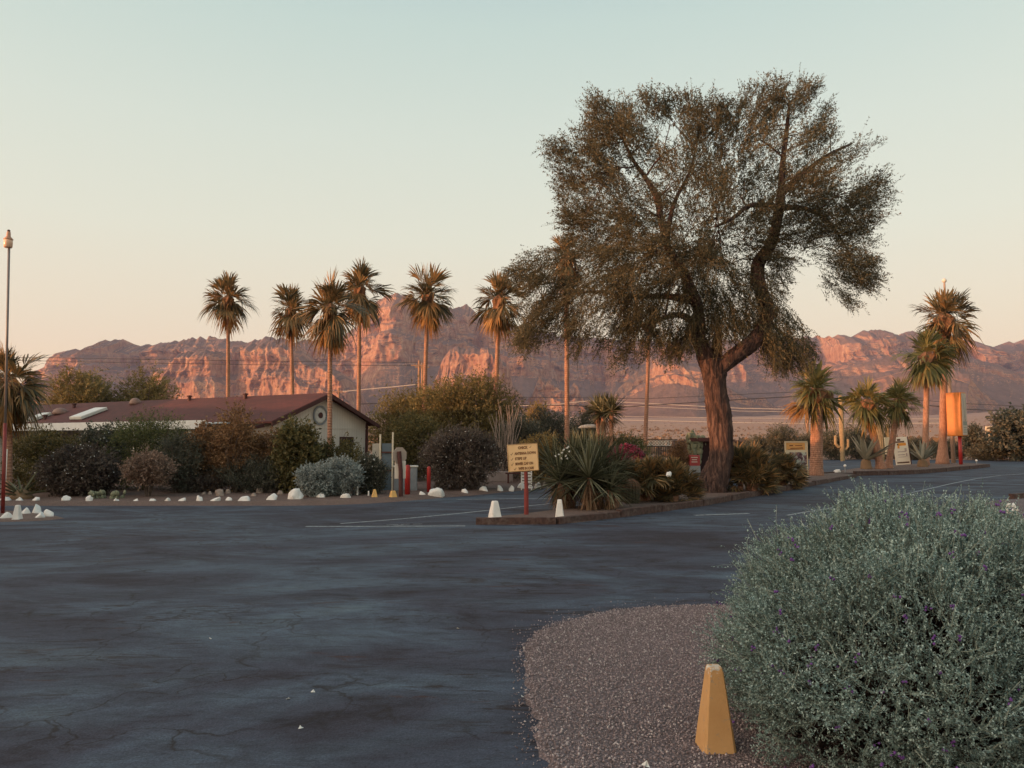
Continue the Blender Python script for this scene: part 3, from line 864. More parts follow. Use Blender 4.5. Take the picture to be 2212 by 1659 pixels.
# desert scrub carpet far away
rng = np.random.default_rng(77)
n = 5000
r = 75 * (1900 / 75) ** (rng.random(n) ** .8)
a = np.radians(rng.uniform(-38, 40, n))
bx = np.stack([r * np.sin(a), r * np.cos(a), np.zeros(n)], -1)
bx[:, 2] = desert_height(r, a) * np.clip((np.cos(a) - .2) * 2, 0, 1)
K = 14
sz = rng.uniform(.5, 1.5, n)
P = bx[:, None, :] + rng.normal(size=(n, K, 3)) * (sz[:, None, None] * np.array([.6, .6, .25])) + np.array([0, 0, .4])
P = P.reshape(-1, 3)
V, F = leaf_mesh(P, unit(rng.normal(size=P.shape) + np.array([0, 0, .5])), np.repeat(sz * .9, K), np.repeat(sz * .7, K), rng)
tag(link('desert_scrub', mesh_np(V, F), leafmat('dry scrub', [(.16, .105, .07), (.24, .155, .10), (.32, .21, .13)])), 'scattered grey green scrub covering the desert plain', kind='stuff')

# ------------------------------------------------------------------ palms
def fan(V, F, c, d, pet, R, nseg, rng, droop, width=.05, spread=1.9):
    """one fan frond: petiole, blade solid to about the middle, then split drooping tips"""
    d = d.normalized()
    s = d.cross(Vector((0, 0, 1)))
    if s.length < .05: s = Vector((1, 0, 0))
    s.normalize()
    s = (Matrix.Rotation(rng.uniform(-.8, .8), 3, d) @ s)
    u = s.cross(d)
    q = c + d * pet
    b = len(V)
    w = .02
    V += [c - s * w, c + s * w, q + s * w * .6, q - s * w * .6]; F.append([b, b + 1, b + 2, b + 3])
    half = spread / nseg
    for i in range(nseg):
        ph = -spread + 2 * spread * (i + .5) / nseg
        fold = .16 if i % 2 else -.16
        e = (d * math.cos(ph) + s * math.sin(ph) + u * (fold * .4 + .25 * (ph / spread) ** 2)).normalized()
        Rr = R * (0.70 + 0.30 * math.cos(ph * .9)) * rng.uniform(.78, 1.1)
        t = e.cross(u).normalized()
        w1 = Rr * .5 * math.tan(half) * 1.35
        dr = droop * R * rng.uniform(.4, 1.5)
        sw = t * rng.uniform(-.06, .06) * R
        p0 = q + e * .02
        p1 = q + e * Rr * .5 + Vector((0, 0, -dr * .12))
        p2 = q + e * Rr * .78 + Vector((0, 0, -dr * .45)) + sw
        p3 = q + e * Rr * .97 + Vector((0, 0, -dr * 1.0)) + sw * 2
        b = len(V)
        V += [p0, p1 + t * w1, p1 - t * w1, p2 + t * w1 * .55, p2 - t * w1 * .55, p3]
        F += [[b, b + 1, b + 2], [b + 2, b + 1, b + 3, b + 4], [b + 4, b + 3, b + 5]]
def palm(label, base, top, Yb, wtr, crown_r0, seed, n=46, dead=9, lean=0.0, young=False, group='fan palms', ytip=None, skirt_side=None, base_z=0.0, sub_name='fan_palm', flare=1.5):
    """base, top in picture coordinates of the trunk foot and the crown centre"""
    crown_r = crown_r0 * 1.10
    rng = random.Random(seed)
    Bp = at(base[0], base[1], Yb) if base_z is None else Vector((at(base[0], base[1], Yb).x, Yb, base_z))
    Tp = at(top[0], top[1], Yb)
    root = thing(sub_name, Bp, label, 'palm tree', group)
    T = Tp - Bp
    r = wtr / 2 / FPX * Yb
    pts = []; rad = []
    m = 26
    for i in range(m + 1):
        t = i / m
        pts.append(Vector((T.x * t + lean * math.sin(t * math.pi), 0.0, T.z * t)))
        rad.append(r * (1 + (flare - 1) * max(0, 1 - t * 5) ** 2) * (1 - .18 * t) * (1 + .05 * rng.uniform(-1, 1)))
    pts[0].z -= .1
    MB().tube(pts, rad, 14).build('trunk', M['palm_bark'], root, True)
    c = Vector((T.x, 0, T.z))
    MB().tube([c + Vector((0, 0, -.42 * crown_r)), c + Vector((0, 0, -.2 * crown_r)), c + Vector((0, 0, .02 * crown_r)), c + Vector((0, 0, .2 * crown_r))],
              [r * 1.0, r * 1.9 + .03 * crown_r, r * 1.8 + .05 * crown_r, .02], 12, True, lambda i_, j_, a_: 1 + (.22 if (i_ + j_) % 2 else -.12)).build('leaf_bases', M['leaf_base'], root)
    V = []; F = []
    for i in range(n):
        k = (i + .5) / n
        el = math.radians(88 - 162 * k ** .95 + rng.uniform(-16, 16))
        az = i * 2.39996 + rng.uniform(-.6, .6)
        d = Vector((math.cos(az) * math.cos(el), math.sin(az) * math.cos(el), math.sin(el)))
        fan(V, F, c + Vector((0, 0, rng.uniform(-.12, .15) * crown_r)), d, crown_r * .36 * rng.uniform(.35, 1.15), crown_r * (.74 if young else .64) * rng.uniform(.55, 1.15), 16, rng, .10 + .50 * k, .034, ((.95 if young else .75) + .40 * rng.random()) * (.75 if k < .12 else 1))
    link('crown', mesh_np(V, F), M['palm_leaf_young'] if young else M['palm_leaf'], root)
    if dead:
        V = []; F = []
        for i in range(dead):
            az = i * 2.39996 + seed if skirt_side is None else skirt_side + rng.uniform(-.5, .5)
            el = math.radians(rng.uniform(-82, -48)) if skirt_side is None else math.radians(rng.uniform(-55, -10))
            d = Vector((math.cos(az) * math.cos(el), math.sin(az) * math.cos(el), math.sin(el)))
            fan(V, F, c + Vector((0, 0, -.12 * crown_r)), d, crown_r * (.38 if skirt_side is None else .5), crown_r * (.55 if skirt_side is None else .7) * rng.uniform(.8, 1.2), 12, rng, .35, .04, .6)
        link('dead_fronds', mesh_np(V, F), M['palm_dead'], root)
    return root
PXM = lambda px, Y: px / FPX * Y
palm('tall fan palm standing alone behind the house roof, leftmost of the skyline palms', (493, 990), (493, 648), 42, 9, PXM(66, 42), 1, dead=4)
palm('fan palm behind the roof, second of the skyline palms from the left', (636, 990), (628, 672), 42, 9, PXM(62, 42), 2, dead=8)
palm('fan palm with heavy shaggy crown, its trunk crossing the gable wall', (712, 1060), (713, 668), 26.8, 11, PXM(80, 26.8), 3, n=54, dead=16)
palm('tallest skyline palm, just right of the gable palm, with an orange dead skirt', (774, 990), (777, 625), 40, 9.5, PXM(70, 40), 4, n=50, dead=12)
palm('fan palm in front of the sharp mountain peak', (912, 990), (924, 640), 38, 10, PXM(72, 38), 5, dead=10)
palm('fan palm at the left edge of the mesquite crown above the ocotillo', (1066, 990), (1078, 650), 37, 10.5, PXM(70, 37), 6, dead=9)
palm('fan palm mostly hidden behind the left side of the mesquite crown', (1225, 985), (1224, 560), 36, 11.5, PXM(64, 36), 7, dead=6)
palm('fan palm whose crown is lost in the mesquite, trunk showing left of its trunk', (1391, 985), (1403, 700), 40, 9.5, PXM(50, 40), 8, n=20, dead=4)
palm('large fan palm cut by the left edge of the frame beside the lamp post', (18, 1078), (20, 830), 22.5, 15, PXM(98, 22.5), 9, n=56, dead=14)
palm('short stout fan palm with an orange dead frond on its left, beside the banner', (1763, 1029), (1765, 848), 36, 27, PXM(64, 36), 10, n=34, dead=9, young=True, skirt_side=math.pi, flare=1.3)
palm('low fan palm above the larger agave', (1904, 1016), (1873, 872), 44, 16, PXM(58, 44), 11, n=32, dead=3, young=True, flare=1.7)
palm('leaning young fan palm between the larger agave and the white board', (1918, 1015), (1941, 868), 45, 14, PXM(52, 45), 12, n=32, dead=3, young=True, flare=1.7)
palm('medium fan palm with a ragged orange collar, left of the flagpole', (1998, 1008), (2003, 770), 50, 13, PXM(64, 50), 13, n=36, dead=5, young=True, flare=1.6)
palm('tall fan palm beside the flagpole at the right', (2036, 1003), (2040, 690), 53, 16, PXM(80, 53), 14, n=50, dead=10, flare=1.9)

# ------------------------------------------------------------------ mesquite tree
def inpoly(P, poly):
    x, y = P[:, 0], P[:, 1]
    ins = np.zeros(len(P), bool)
    n = len(poly)
    for i in range(n):
        x1, y1 = poly[i]; x2, y2 = poly[(i + 1) % n]
        c = ((y1 > y) != (y2 > y)) & (x < (x2 - x1) * (y - y1) / (y2 - y1 + 1e-9) + x1)
        ins ^= c
    return ins
def dpoly(P, poly):
    d = np.full(len(P), 1e9)
    n = len(poly)
    for i in range(n):
        a = np.array(poly[i], float); b = np.array(poly[(i + 1) % n], float)
        t = np.clip(((P - a) @ (b - a)) / ((b - a) @ (b - a)), 0, 1)
        d = np.minimum(d, np.linalg.norm(P - (a + t[:, None] * (b - a)), axis=1))
    return d
TY = gnd(1540, 1070).y + .3
def build_mesquite():
    root = thing('mesquite_tree', (at(1540, 1070, TY).x, TY, 0.05), 'large spreading mesquite tree with a thick furrowed leaning trunk on the central island', 'tree')
    ox, oy, oz = root.location
    def W(px, py, dy=0.0):
        p = at(px, py, TY + dy); return Vector((p.x - ox, p.y - oy, p.z - oz))
    S = TY / FPX
    def limb(pts, n=28, disp=True, seed=0, sub=8):
        P = []; R = []
        for i in range(len(pts) - 1):
            a, b = pts[i], pts[i + 1]
            a0 = pts[max(i - 1, 0)]; b1 = pts[min(i + 2, len(pts) - 1)]
            for j in range(sub):
                t = j / sub
                def cr(k):
                    return 0.5 * ((2 * a[k]) + (-a0[k] + b[k]) * t + (2 * a0[k] - 5 * a[k] + 4 * b[k] - b1[k]) * t * t + (-a0[k] + 3 * a[k] - 3 * b[k] + b1[k]) * t ** 3)
                P.append(W(cr(0), cr(1), cr(3))); R.append(cr(2) * S / 2)
        e = pts[-1]; P.append(W(e[0], e[1], e[3])); R.append(e[2] * S / 2)
        return P, R
    mb = MB()
    def bark_disp(P, seed):
        def f(i, j, an):
            x, y, z = math.cos(an) * 2.6, math.sin(an) * 2.6, i * .11
            a = float(fbm(np.array([x * 1.6 + .35 * math.sin(i * .21)]), np.array([y * 1.6]), np.array([z]), 3, seed, True)[0])
            b = float(vnoise(np.array([x * .4]), np.array([y * .4]), np.array([z * .6]), seed + 3)[0])
            return 1 + (a - .6) * .62 + (b - .5) * .26
        return f
    tp = [(1534, 1094, 80, 0), (1536, 1066, 62, 0), (1541, 1040, 52, 0), (1554, 1005, 45, 0), (1561, 970, 43, 0), (1558, 920, 45, 0), (1550, 872, 43, 0), (1546, 830, 42, 0), (1543, 800, 48, 0), (1540, 776, 54, 0)]
    P, R = limb(tp); mb.tube(P, R, 44, True, bark_disp(P, 3))
    l1 = [(1535, 805, 32, .1), (1519, 762, 32, .2), (1507, 728, 29, .2), (1510, 690, 25, .1), (1500, 640, 21, -.2), (1470, 580, 17, -.4), (1442, 534, 15, -.5), (1428, 480, 13, -.5), (1420, 430, 14, -.4), (1398, 390, 10, -.3), (1370, 350, 7, -.1), (1345, 300, 4, 0)]
    l2 = [(1549, 802, 32, -.1), (1580, 774, 32, -.2), (1620, 744, 31, -.3), (1645, 712, 30, -.3), (1655, 680, 27, -.2), (1648, 640, 25, 0), (1636, 600, 26, .1), (1640, 565, 25, .2), (1664, 530, 22, .3), (1676, 490, 20, .3), (1684, 440, 18, .2), (1688, 400, 15, .1), (1692, 340, 11, 0), (1700, 280, 9, .2), (1705, 220, 4, .3)]
    l3 = [(1548, 790, 24, .3), (1549, 745, 20, .3), (1553, 716, 15, .2)]
    l4 = [(1672, 444, 12, .2), (1640, 442, 11, 0), (1613, 447, 10, -.3), (1585, 470, 8, -.8), (1545, 490, 5, -1.3)]
    l5 = [(1440, 530, 14, -.5), (1446, 480, 11, 0), (1460, 430, 9, .5), (1490, 370, 6, 1.0), (1510, 290, 3, 1.3)]
    l6 = [(1500, 650, 22, 0), (1440, 640, 15, .8), (1370, 640, 11, 1.6), (1290, 630, 8, 2.0), (1210, 640, 5, 2.0), (1150, 660, 2, 1.8)]
    l7 = [(1688, 420, 16, .1), (1730, 380, 12, .5), (1780, 340, 9, 1.0), (1840, 310, 5, 1.4)]
    l8 = [(1684, 450, 14, 0), (1740, 450, 10, .5), (1790, 480, 7, .9), (1830, 540, 4, 1.0), (1850, 600, 2, .9)]
    l9 = [(1520, 720, 20, .8), (1470, 680, 15, 1.8), (1400, 700, 10, 2.6), (1330, 720, 6, 3)]
    l10 = [(1655, 690, 10, .2), (1690, 720, 6, .6), (1720, 750, 3, .9)]
    limbs = [l1, l2, l3, l4, l5, l6, l7, l8, l9, l10]
    skel = []
    for k, l in enumerate(limbs):
        P, R = limb(l, sub=4 if k > 1 else 6)
        mb.tube(P, R, 26 if k < 3 else 10, True, bark_disp(P, 10 + k) if k < 3 else None)
        if k != 2: skel += [(p, r) for p, r in zip(P, R)][4:]
    rng = np.random.default_rng(8)
    outl = [(1275, 212), (1300, 196), (1340, 225), (1385, 188), (1425, 215), (1460, 188), (1500, 215), (1545, 205), (1570, 235), (1600, 196), (1660, 172), (1700, 178), (1750, 180), (1810, 225), (1850, 255), (1885, 300), (1930, 335), (1905, 385),
            (1942, 460), (1885, 500), (1880, 545), (1900, 615), (1860, 625), (1850, 668), (1800, 655), (1775, 620), (1745, 570), (1715, 520), (1708, 560), (1690, 620), (1700, 660), (1735, 690), (1762, 735), (1772, 775), (1745, 800), (1690, 790), (1650, 828),
            (1610, 830), (1592, 790), (1620, 750), (1600, 745), (1560, 760), (1490, 745), (1480, 775), (1440, 770), (1405, 800), (1370, 770), (1330, 800), (1290, 755), (1230, 770), (1170, 755), (1120, 770), (1100, 735), (1120, 700), (1145, 660),
            (1110, 600), (1100, 548), (1160, 528), (1225, 510), (1210, 480), (1190, 455), (1205, 400), (1172, 350), (1190, 300), (1245, 285)]
    n = 15000
    Q = np.stack([rng.uniform(1090, 1950, n), rng.uniform(165, 840, n)], -1)
    Q = Q[inpoly(Q, outl)]
    dd = dpoly(Q, outl)
    k0 = dd > 14
    Q, dd = Q[k0], dd[k0]
    T = np.minimum(3.3, dd * S * 1.0) + .1
    off = rng.uniform(-1, 1, len(Q)) * T
    Cw = np.array([tuple(W(a, b, c)) for (a, b), c in zip(Q, off)])
    nz = fbm(Cw[:, 0] * .8, Cw[:, 1] * .8, Cw[:, 2] * .8, 3, 21)
    px, py = Q[:, 0], Q[:, 1]
    thr = .45 - .10 * np.exp(-((px - 1500) / 170) ** 2 - ((py - 640) / 140) ** 2) - .08 * np.exp(-((px - 1270) / 150) ** 2 - ((py - 640) / 110) ** 2) - .07 * np.exp(-((px - 1330) / 150) ** 2 - ((py - 450) / 120) ** 2)
    for hx, hy, hs in ((1585, 235, 40), (1575, 320, 22), (1600, 520, 50), (1568, 735, 30), (1350, 330, 22), (1250, 560, 20), (1300, 720, 22), (1800, 420, 26), (1480, 450, 24), (1640, 300, 20), (1600, 640, 25), (1455, 300, 30), (1720, 560, 40), (1590, 420, 30), (1700, 300, 30)):
        thr = thr + .10 * np.exp(-(((px - hx) ** 2 + (py - hy) ** 2) / hs ** 2))
    keep = nz > thr + rng.normal(size=len(nz)) * .02
    Cw, Q, dd = Cw[keep], Q[keep], dd[keep]
    sel = rng.permutation(len(Cw))[:1350]
    Cw, Q, dd = Cw[sel], Q[sel], dd[sel]
    cen = np.array(tuple(W(1540, 540)))
    out = unit(Cw - cen)
    rel = (Q[:, 1] - 520) / 300
    out[:, 2] += np.where(rel < 0, .25, -.9 * np.clip(rel, 0, 1))
    out = unit(out + rng.normal(size=out.shape) * .25)
    k_ = 25
    e_ = np.clip(rng.normal(size=(len(Cw), k_, 1)), -2, 1.3) * np.minimum(.40, .12 + dd * S * .5)[:, None, None]
    Pw = Cw[:, None] + out[:, None] * e_ + rng.normal(size=(len(Cw), k_, 3)) * .11
    Pw = Pw.reshape(-1, 3)
    D = np.repeat(out, k_, 0) + rng.normal(size=Pw.shape) * .45
    D = unit(D)
    Q = np.repeat(Q, k_, 0)
    print('mesquite sprays', len(Pw))
    V, F = spray_leaves(Pw, D, .34, 8, .075, .030, rng, .75, .22)
    V2, F2 = twig_mesh(Pw - D * .12, D, .5, .006, rng, .2)
    F2 = F2 + len(V)
    V = np.concatenate([V, V2]); F = np.concatenate([F, F2])
    link('crown', mesh_np(V, F), LM['mesq'], root)
    # secondary branches towards the sprays
    idx = rng.choice(len(Pw), 330, replace=False)
    tgt = Pw[idx]
    sk = np.array([tuple(p) for p, r in skel]); sr = np.array([r for p, r in skel])
    order = np.argsort([np.min(np.linalg.norm(sk - t_, axis=1)) for t_ in tgt])
    br = MB()
    for k in order:
        t_ = tgt[k]
        ds = np.linalg.norm(sk - t_, axis=1) + 3.0 * (sr < .02)
        j = int(np.argmin(ds))
        a = Vector(sk[j]); b = Vector(t_)
        ln = (b - a).length
        if ln < .25: continue
        r0 = min(sr[j] * .75, .012 + .016 * ln)
        mid = a.lerp(b, .5) + Vector((rng.uniform(-.12, .12), rng.uniform(-.12, .12), rng.uniform(.02, .2))) * ln
        pts = [a.lerp(mid, 0), a.lerp(mid, .5) + Vector(rng.uniform(-.04, .04, 3)) * ln, mid, mid.lerp(b, .5) + Vector(rng.uniform(-.05, .05, 3)) * ln, b]
        rad = [r0, r0 * .85, r0 * .65, r0 * .45, r0 * .22]
        br.tube(pts, rad, 5, False)
        sk = np.concatenate([sk, np.array([tuple(p) for p in pts[1:]])]); sr = np.concatenate([sr, rad[1:]])
    m, t, b = nodes('mesquite bark')
    p = OC(t)
    n1 = noise_of(t, mapping(t, p, (7, 7, 1.1)), 1.6, 6, .65, .8)
    c = ramp_of(t, n1, [(.36, (.015, .008, .007)), (.5, (.06, .032, .026)), (.68, (.17, .10, .075))])
    L(t, c, b.inputs['Base Color']); b.inputs['Roughness'].default_value = .95
    bump(t, b, n1, 1.0, .05)
    mb.build('trunk', m, root, True)
    br.build('branches', m, root, True)
build_mesquite()

# ------------------------------------------------------------------ yuccas, agaves, fan palm clumps, cacti
def blades(V, F, c, n, Lr, w, rng, elmin=-60, elmax=88, droop=.1, thick=.0, bias=1.0):
    for i in range(n):
        el = math.radians(elmin + (elmax - elmin) * rng.random() ** bias)
        az = rng.uniform(0, 6.283)
        d = Vector((math.cos(az) * math.cos(el), math.sin(az) * math.cos(el), math.sin(el)))
        s = d.cross(Vector((0, 0, 1)));
        if s.length < .02: s = Vector((1, 0, 0))
        s.normalize(); u = s.cross(d)
        ln = Lr * rng.uniform(.75, 1.1)
        p = [c, c + d * ln * .35, c + d * ln * .7 + Vector((0, 0, -droop * ln * .3)), c + d * ln + Vector((0, 0, -droop * ln))]
        ws = [w * .8, w, w * .7, w * .06]
        b = len(V)
        for q, ww in zip(p, ws):
            V += [q - s * ww + u * ww * .5, q - u * (thick + ww * .2), q + s * ww + u * ww * .5]
        for k in range(3):
            a = b + 3 * k
            F += [[a, a + 1, a + 4, a + 3], [a + 1, a + 2, a + 5, a + 4]]
M['yucca'] = leafmat('yucca blades', [(.05, .055, .032), (.11, .115, .062), (.26, .26, .17)], .1, .4, 1.2, .15)
M['yucca_dead'] = leafmat('dead yucca blades', [(.16, .095, .055), (.22, .14, .08), (.28, .18, .11)], .1, .8, 1, .2)
M['agave'] = leafmat('agave leaves', [(.22, .22, .17), (.30, .29, .22), (.38, .35, .27)], .0, .5, 1.2, .1)
def yucca(label, heads, Y, R, trunk_base, seed, dead=True, w=.02, group=None, n=110, flowers=None):
    rng = random.Random(seed)
    b = at(trunk_base[0], trunk_base[1], Y); b.z = 0.05
    root = thing('yucca', b, label, 'yucca', group)
    V = []; F = []; V2 = []; F2 = []
    mb = MB()
    for (hx, hy, dy, k) in heads:
        c = at(hx, hy, Y + dy) - b
        foot = Vector((c.x * .45, c.y * .45, -.1))
        mb.tube([foot, foot.lerp(c, .5) + Vector((0.02, 0, 0)), c], [.10, .085, .075], 9)
        blades(V, F, c, int(n * k), R * k, w, rng, -35, 88, .06, .004)
        if dead:
            for s_ in range(3):
                blades(V2, F2, foot.lerp(c, .93 - s_ * .2), 34, R * k * .62, w * .8, rng, -86, -50, .05)
    mb.build('trunk', M['palm_bark'], root, True)
    link('blades', mesh_np(np.array(V), np.array(F)), M['yucca'], root)
    if V2: link('dead_blades', mesh_np(np.array(V2), np.array(F2)), M['yucca_dead'], root)
    if flowers:
        rg = np.random.default_rng(seed)
        P = []
        for fx, fy in flowers:
            p = at(fx, fy, Y - .55) - b
            P.append(tuple(p))
        P = np.repeat(np.array(P), 3, 0) + rg.normal(size=(len(P) * 3, 3)) * .012
        Vf, Ff = blobs_mesh(P, .02, rg)
        tag(link('flowers', mesh_np(Vf, Ff), M['petal'], root), kind='stuff')
    return root
YI = gnd(1270, 1108).y
yucca('low many-headed yucca, left cluster beside the white bollard, with a spray of cream flowers', [(1208, 1040, -.1, 1.0), (1240, 1000, .6, 1.0), (1195, 1005, .7, .95), (1225, 1040, .2, .9)], YI + .3, PXM(84, YI), (1225, 1108), 1,
      flowers=[(1208, 982), (1214, 978), (1219, 972), (1224, 968), (1228, 965), (1230, 975), (1222, 985), (1226, 990), (1213, 990), (1200, 985)])
yucca('low many-headed yucca in the middle of the island corner', [(1272, 1032, -.2, 1.1), (1295, 1000, .7, 1.0), (1262, 992, 1.0, 1.0), (1300, 1040, .4, .9)], YI, PXM(86, YI), (1278, 1110), 2)
yucca('low yucca right of the others, close to the barrel cactus', [(1316, 1058, -.1, .9), (1335, 1015, .8, .9), (1325, 1050, .5, .8)], YI + .1, PXM(76, YI), (1320, 1108), 3)
yucca('tall tree yucca with a shaggy dead skirt behind the flat stone table', [(1303, 893, 0, 1.0), (1290, 885, .3, .8), (1322, 888, -.2, .85)], 27, PXM(50, 27), (1303, 1000), 4, w=.028, n=120)

def agave(label, px, py, Y, Lr, n, seed, w=.06, stump=.3, spread=(25, 88), mat=None):
    rng = random.Random(seed)
    b = at(px, py, Y); b.z = .05
    root = thing('agave', b, label, 'agave', 'agaves on the islands')
    V = []; F = []
    blades(V, F, Vector((0, 0, stump)), n, Lr, w, rng, spread[0], spread[1], .02, .02, 1.1)
    link('leaves', mesh_np(np.array(V), np.array(F)), mat or M['agave'], root)
    MB().lathe([(.30, -.1), (.32, .1), (.26, stump), (.12, stump + .15)], n=12).build('stump', M['yucca_dead'], root)
    return root
agave('large pale agave with broad upright blades on the right-hand island', 1871, 1014, gnd(1871, 1017).y + .6, 1.75, 20, 6, .13, .5, (15, 82))
agave('smaller pale agave right of the white board, under the medium palm', 1993, 1007, gnd(1993, 1012).y + .6, 1.4, 17, 9, .11, .4, (25, 82))
agave('grey green agave with low spread blades beside the leftmost palm trunk', 46, 1084, 21.8, .75, 16, 12, .035, .15, (5, 70), M['yucca'])

def fanclump(label, x0, x1, ytop, ybase, seed, n=60, dead=10):
    n = int(n * 1.7)
    rng = random.Random(seed)
    Y = gnd((x0 + x1) / 2, ybase).y + .5
    b = at((x0 + x1) / 2, ybase, Y); b.z = .05
    w = (x1 - x0) / 2 / FPX * Y; h = zat(ytop, Y)
    root = thing('fan_palm_clump', b, label, 'palm shrub', 'low fan palm clumps')
    V = []; F = []; V2 = []; F2 = []
    for i in range(n):
        az = rng.uniform(0, 6.283); q = rng.random() ** .6
        c = Vector((math.cos(az) * w * .72 * q, math.sin(az) * w * .55 * q, h * (.04 + .55 * rng.random())))
        el = math.radians(rng.uniform(-25, 75) if q > .4 else rng.uniform(35, 88))
        d = Vector((math.cos(az) * math.cos(el), math.sin(az) * math.cos(el), math.sin(el)))
        fan(V, F, c, d, h * .15 * rng.uniform(.6, 1.2), h * .34 * rng.uniform(.8, 1.15), 16, rng, .12, .036, 1.25)
    for i in range(dead):
        az = rng.uniform(3.4, 6.0); el = math.radians(rng.uniform(10, 75))
        d = Vector((math.cos(az) * math.cos(el), math.sin(az) * math.cos(el), math.sin(el)))
        c = Vector((rng.uniform(-.5, .5) * w, -.3 * w, h * rng.uniform(.35, .55)))
        fan(V2, F2, c, d, h * .2, h * .30, 8, rng, .05, .05, .25)
    for i in range(7):
        MBp = None
    link('fronds', mesh_np(V, F), M['palm_leaf'], root)
    if V2: link('dead_fronds', mesh_np(V2, F2), M['palm_dead'], root)
    mb = MB()
    for i in range(4):
        a = rng.uniform(0, 6.28); p = Vector((math.cos(a) * w * .3, math.sin(a) * w * .3, -.1))
        mb.tube([p, p + Vector((0, 0, h * .1)), p + Vector((rng.uniform(-.1, .1), 0, h * .25))], [.12, .1, .09], 8)
    mb.build('trunks', M['palm_bark'], root)
    return root
fanclump('low fan palm clump with pale dead fronds, between the barrel cactus and the mesquite', 1352, 1432, 975, 1092, 1, 75, 9)
fanclump('low fan palm clump touching the left side of the mesquite trunk', 1405, 1500, 985, 1092, 2, 85, 5)
fanclump('wide fan palm clump just right of the mesquite trunk', 1565, 1665, 950, 1068, 3, 110, 5)
fanclump('fan palm clump overlapping the left part of the banner board', 1640, 1732, 975, 1058, 4, 95, 4)

def barrel():
    Y = gnd(1366, 1096).y + .25
    b = at(1366, 1096, Y); b.z = .05
    root = thing('barrel_cactus', b, 'stubby barrel cactus with a rusty top in front of the fan palms', 'cactus')
    m, t, bs = nodes('barrel cactus')
    p = OC(t); s = N(t, 'ShaderNodeSeparateXYZ'); L(t, p, s.inputs[0])
    c = ramp_of(t, s.outputs['Z'], [(.35, (.055, .05, .03)), (.72, (.20, .085, .045))])
    L(t, c, bs.inputs['Base Color']); bs.inputs['Roughness'].default_value = .9
    r = PXM(16, Y)
    prof = [(.75, -.08), (.9, .12), (1, .3), (.98, .48), (.8, .6), (.4, .68), (.05, .7)]
    n = 48
    V = []; F = []
    for q, z in prof:
        for j in range(n):
            a = 6.2832 * j / n
            rr = r * q * (1 + (.10 if j % 3 == 0 else -.04))
            V.append((rr * math.cos(a), rr * math.sin(a), z))
    for i in range(len(prof) - 1):
        for j in range(n): F.append([i * n + j, i * n + (j + 1) % n, (i + 1) * n + (j + 1) % n, (i + 1) * n + j])
    F.append(list(range((len(prof) - 1) * n, len(prof) * n)))
    MB().add(V, F).build('body', m, root)
    rg = np.random.default_rng(4)
    a = rg.uniform(0, 6.28, 500); z = rg.uniform(0, .68, 500)
    rad = np.interp(z, [0, .3, .48, .6, .68], [.85, 1.05, 1.02, .85, .4]) * r
    P = np.stack([np.cos(a) * rad, np.sin(a) * rad, z], -1)
    D = unit(np.stack([np.cos(a), np.sin(a), rg.normal(size=500) * .4 + .2], -1))
    V, F = leaf_mesh(P, D, .05, .008, rg)
    link('spines', mesh_np(V, F), M['yucca_dead'], root)
barrel()

def pad(mb, c, r, az, tilt, th=.03):
    V = []; F = []
    rings = [(.0, -1), (.6, -.8), (.9, -.4), (1.0, 0), (.9, .4), (.6, .8), (.0, 1)]
    n = 12
    Mx = Matrix.Rotation(az, 3, 'Z') @ Matrix.Rotation(tilt, 3, 'Y')
    for q, y in rings:
        for j in range(n):
            a = 6.2832 * j / n
            V.append(Vector(c) + Mx @ Vector((q * r * .72 * math.cos(a), y * th, q * r * math.sin(a) + r)))
    for i in range(len(rings) - 1):
        for j in range(n): F.append([i * n + j, i * n + (j + 1) % n, (i + 1) * n + (j + 1) % n, (i + 1) * n + j])
    mb.add(V, F)
    return Vector(c) + Mx @ Vector((0, 0, 2 * r * .93))
def prickly(label, px, py, Y, r, n, seed, width, levels, mat, dz=0.0):
    rng = random.Random(seed)
    b = at(px, py, Y); b.z = .05 + dz
    root = thing('prickly_pear', b, label, 'cactus')
    mb = MB()
    for i in range(n):
        c = Vector((rng.uniform(-width, width), rng.uniform(-.2, .2), -.02))
        tips = [c]
        for l in range(levels):
            new = []
            for t_ in tips:
                for k in range(2 if l else 1):
                    if rng.random() < .85:
                        new.append(pad(mb, t_, r * rng.uniform(.7, 1.1), rng.uniform(-.9, .9), rng.uniform(-.6, .6)))
            tips = new
    mb.build('pads', mat, root, True)
    return root
M['pale_cactus'] = plain('pale cactus pads', (.18, .19, .12), .7, .2, 8, .3, .01)
prickly('low grey green prickly pear spilling behind the rocks on the left bed edge', 222, 1086, 21.9, .085, 20, 3, .5, 2, M['pale_cactus'])
prickly('tall branching prickly pear growing beside the red machine left of the mesquite trunk', 1501, 1030, 33, .155, 4, 11, .3, 7, M['pale_cactus'], .2)
def columnar(label, px, pyb, pyt, Y, r, seed, arms=()):
    b = at(px, pyb, Y); b.z = 0
    root = thing('saguaro_cactus', b, label, 'cactus')
    h = zat(pyt, Y)
    m = plain('saguaro skin', (.30, .22, .12), .8, .2, 6, .3)
    def dsp(i, j, an): return 1 + (.09 if j % 2 else -.06)
    MB().tube([(0, 0, -.1), (0, 0, h * .4), (0, 0, h * .8), (0, 0, h - r * .6), (0, 0, h)], [r * .85, r, r, r * .85, r * .3], 24, True, dsp).build('trunk', m, root)
    for (dx, z0, z1) in arms:
        MB().tube([(0, 0, z0), (dx * .6, 0, z0), (dx, 0, z0 + .25), (dx, 0, z1), (dx, 0, z1 + r * .5)], [r * .6, r * .6, r * .62, r * .6, r * .2], 18, True, dsp).build('arm', m, root)
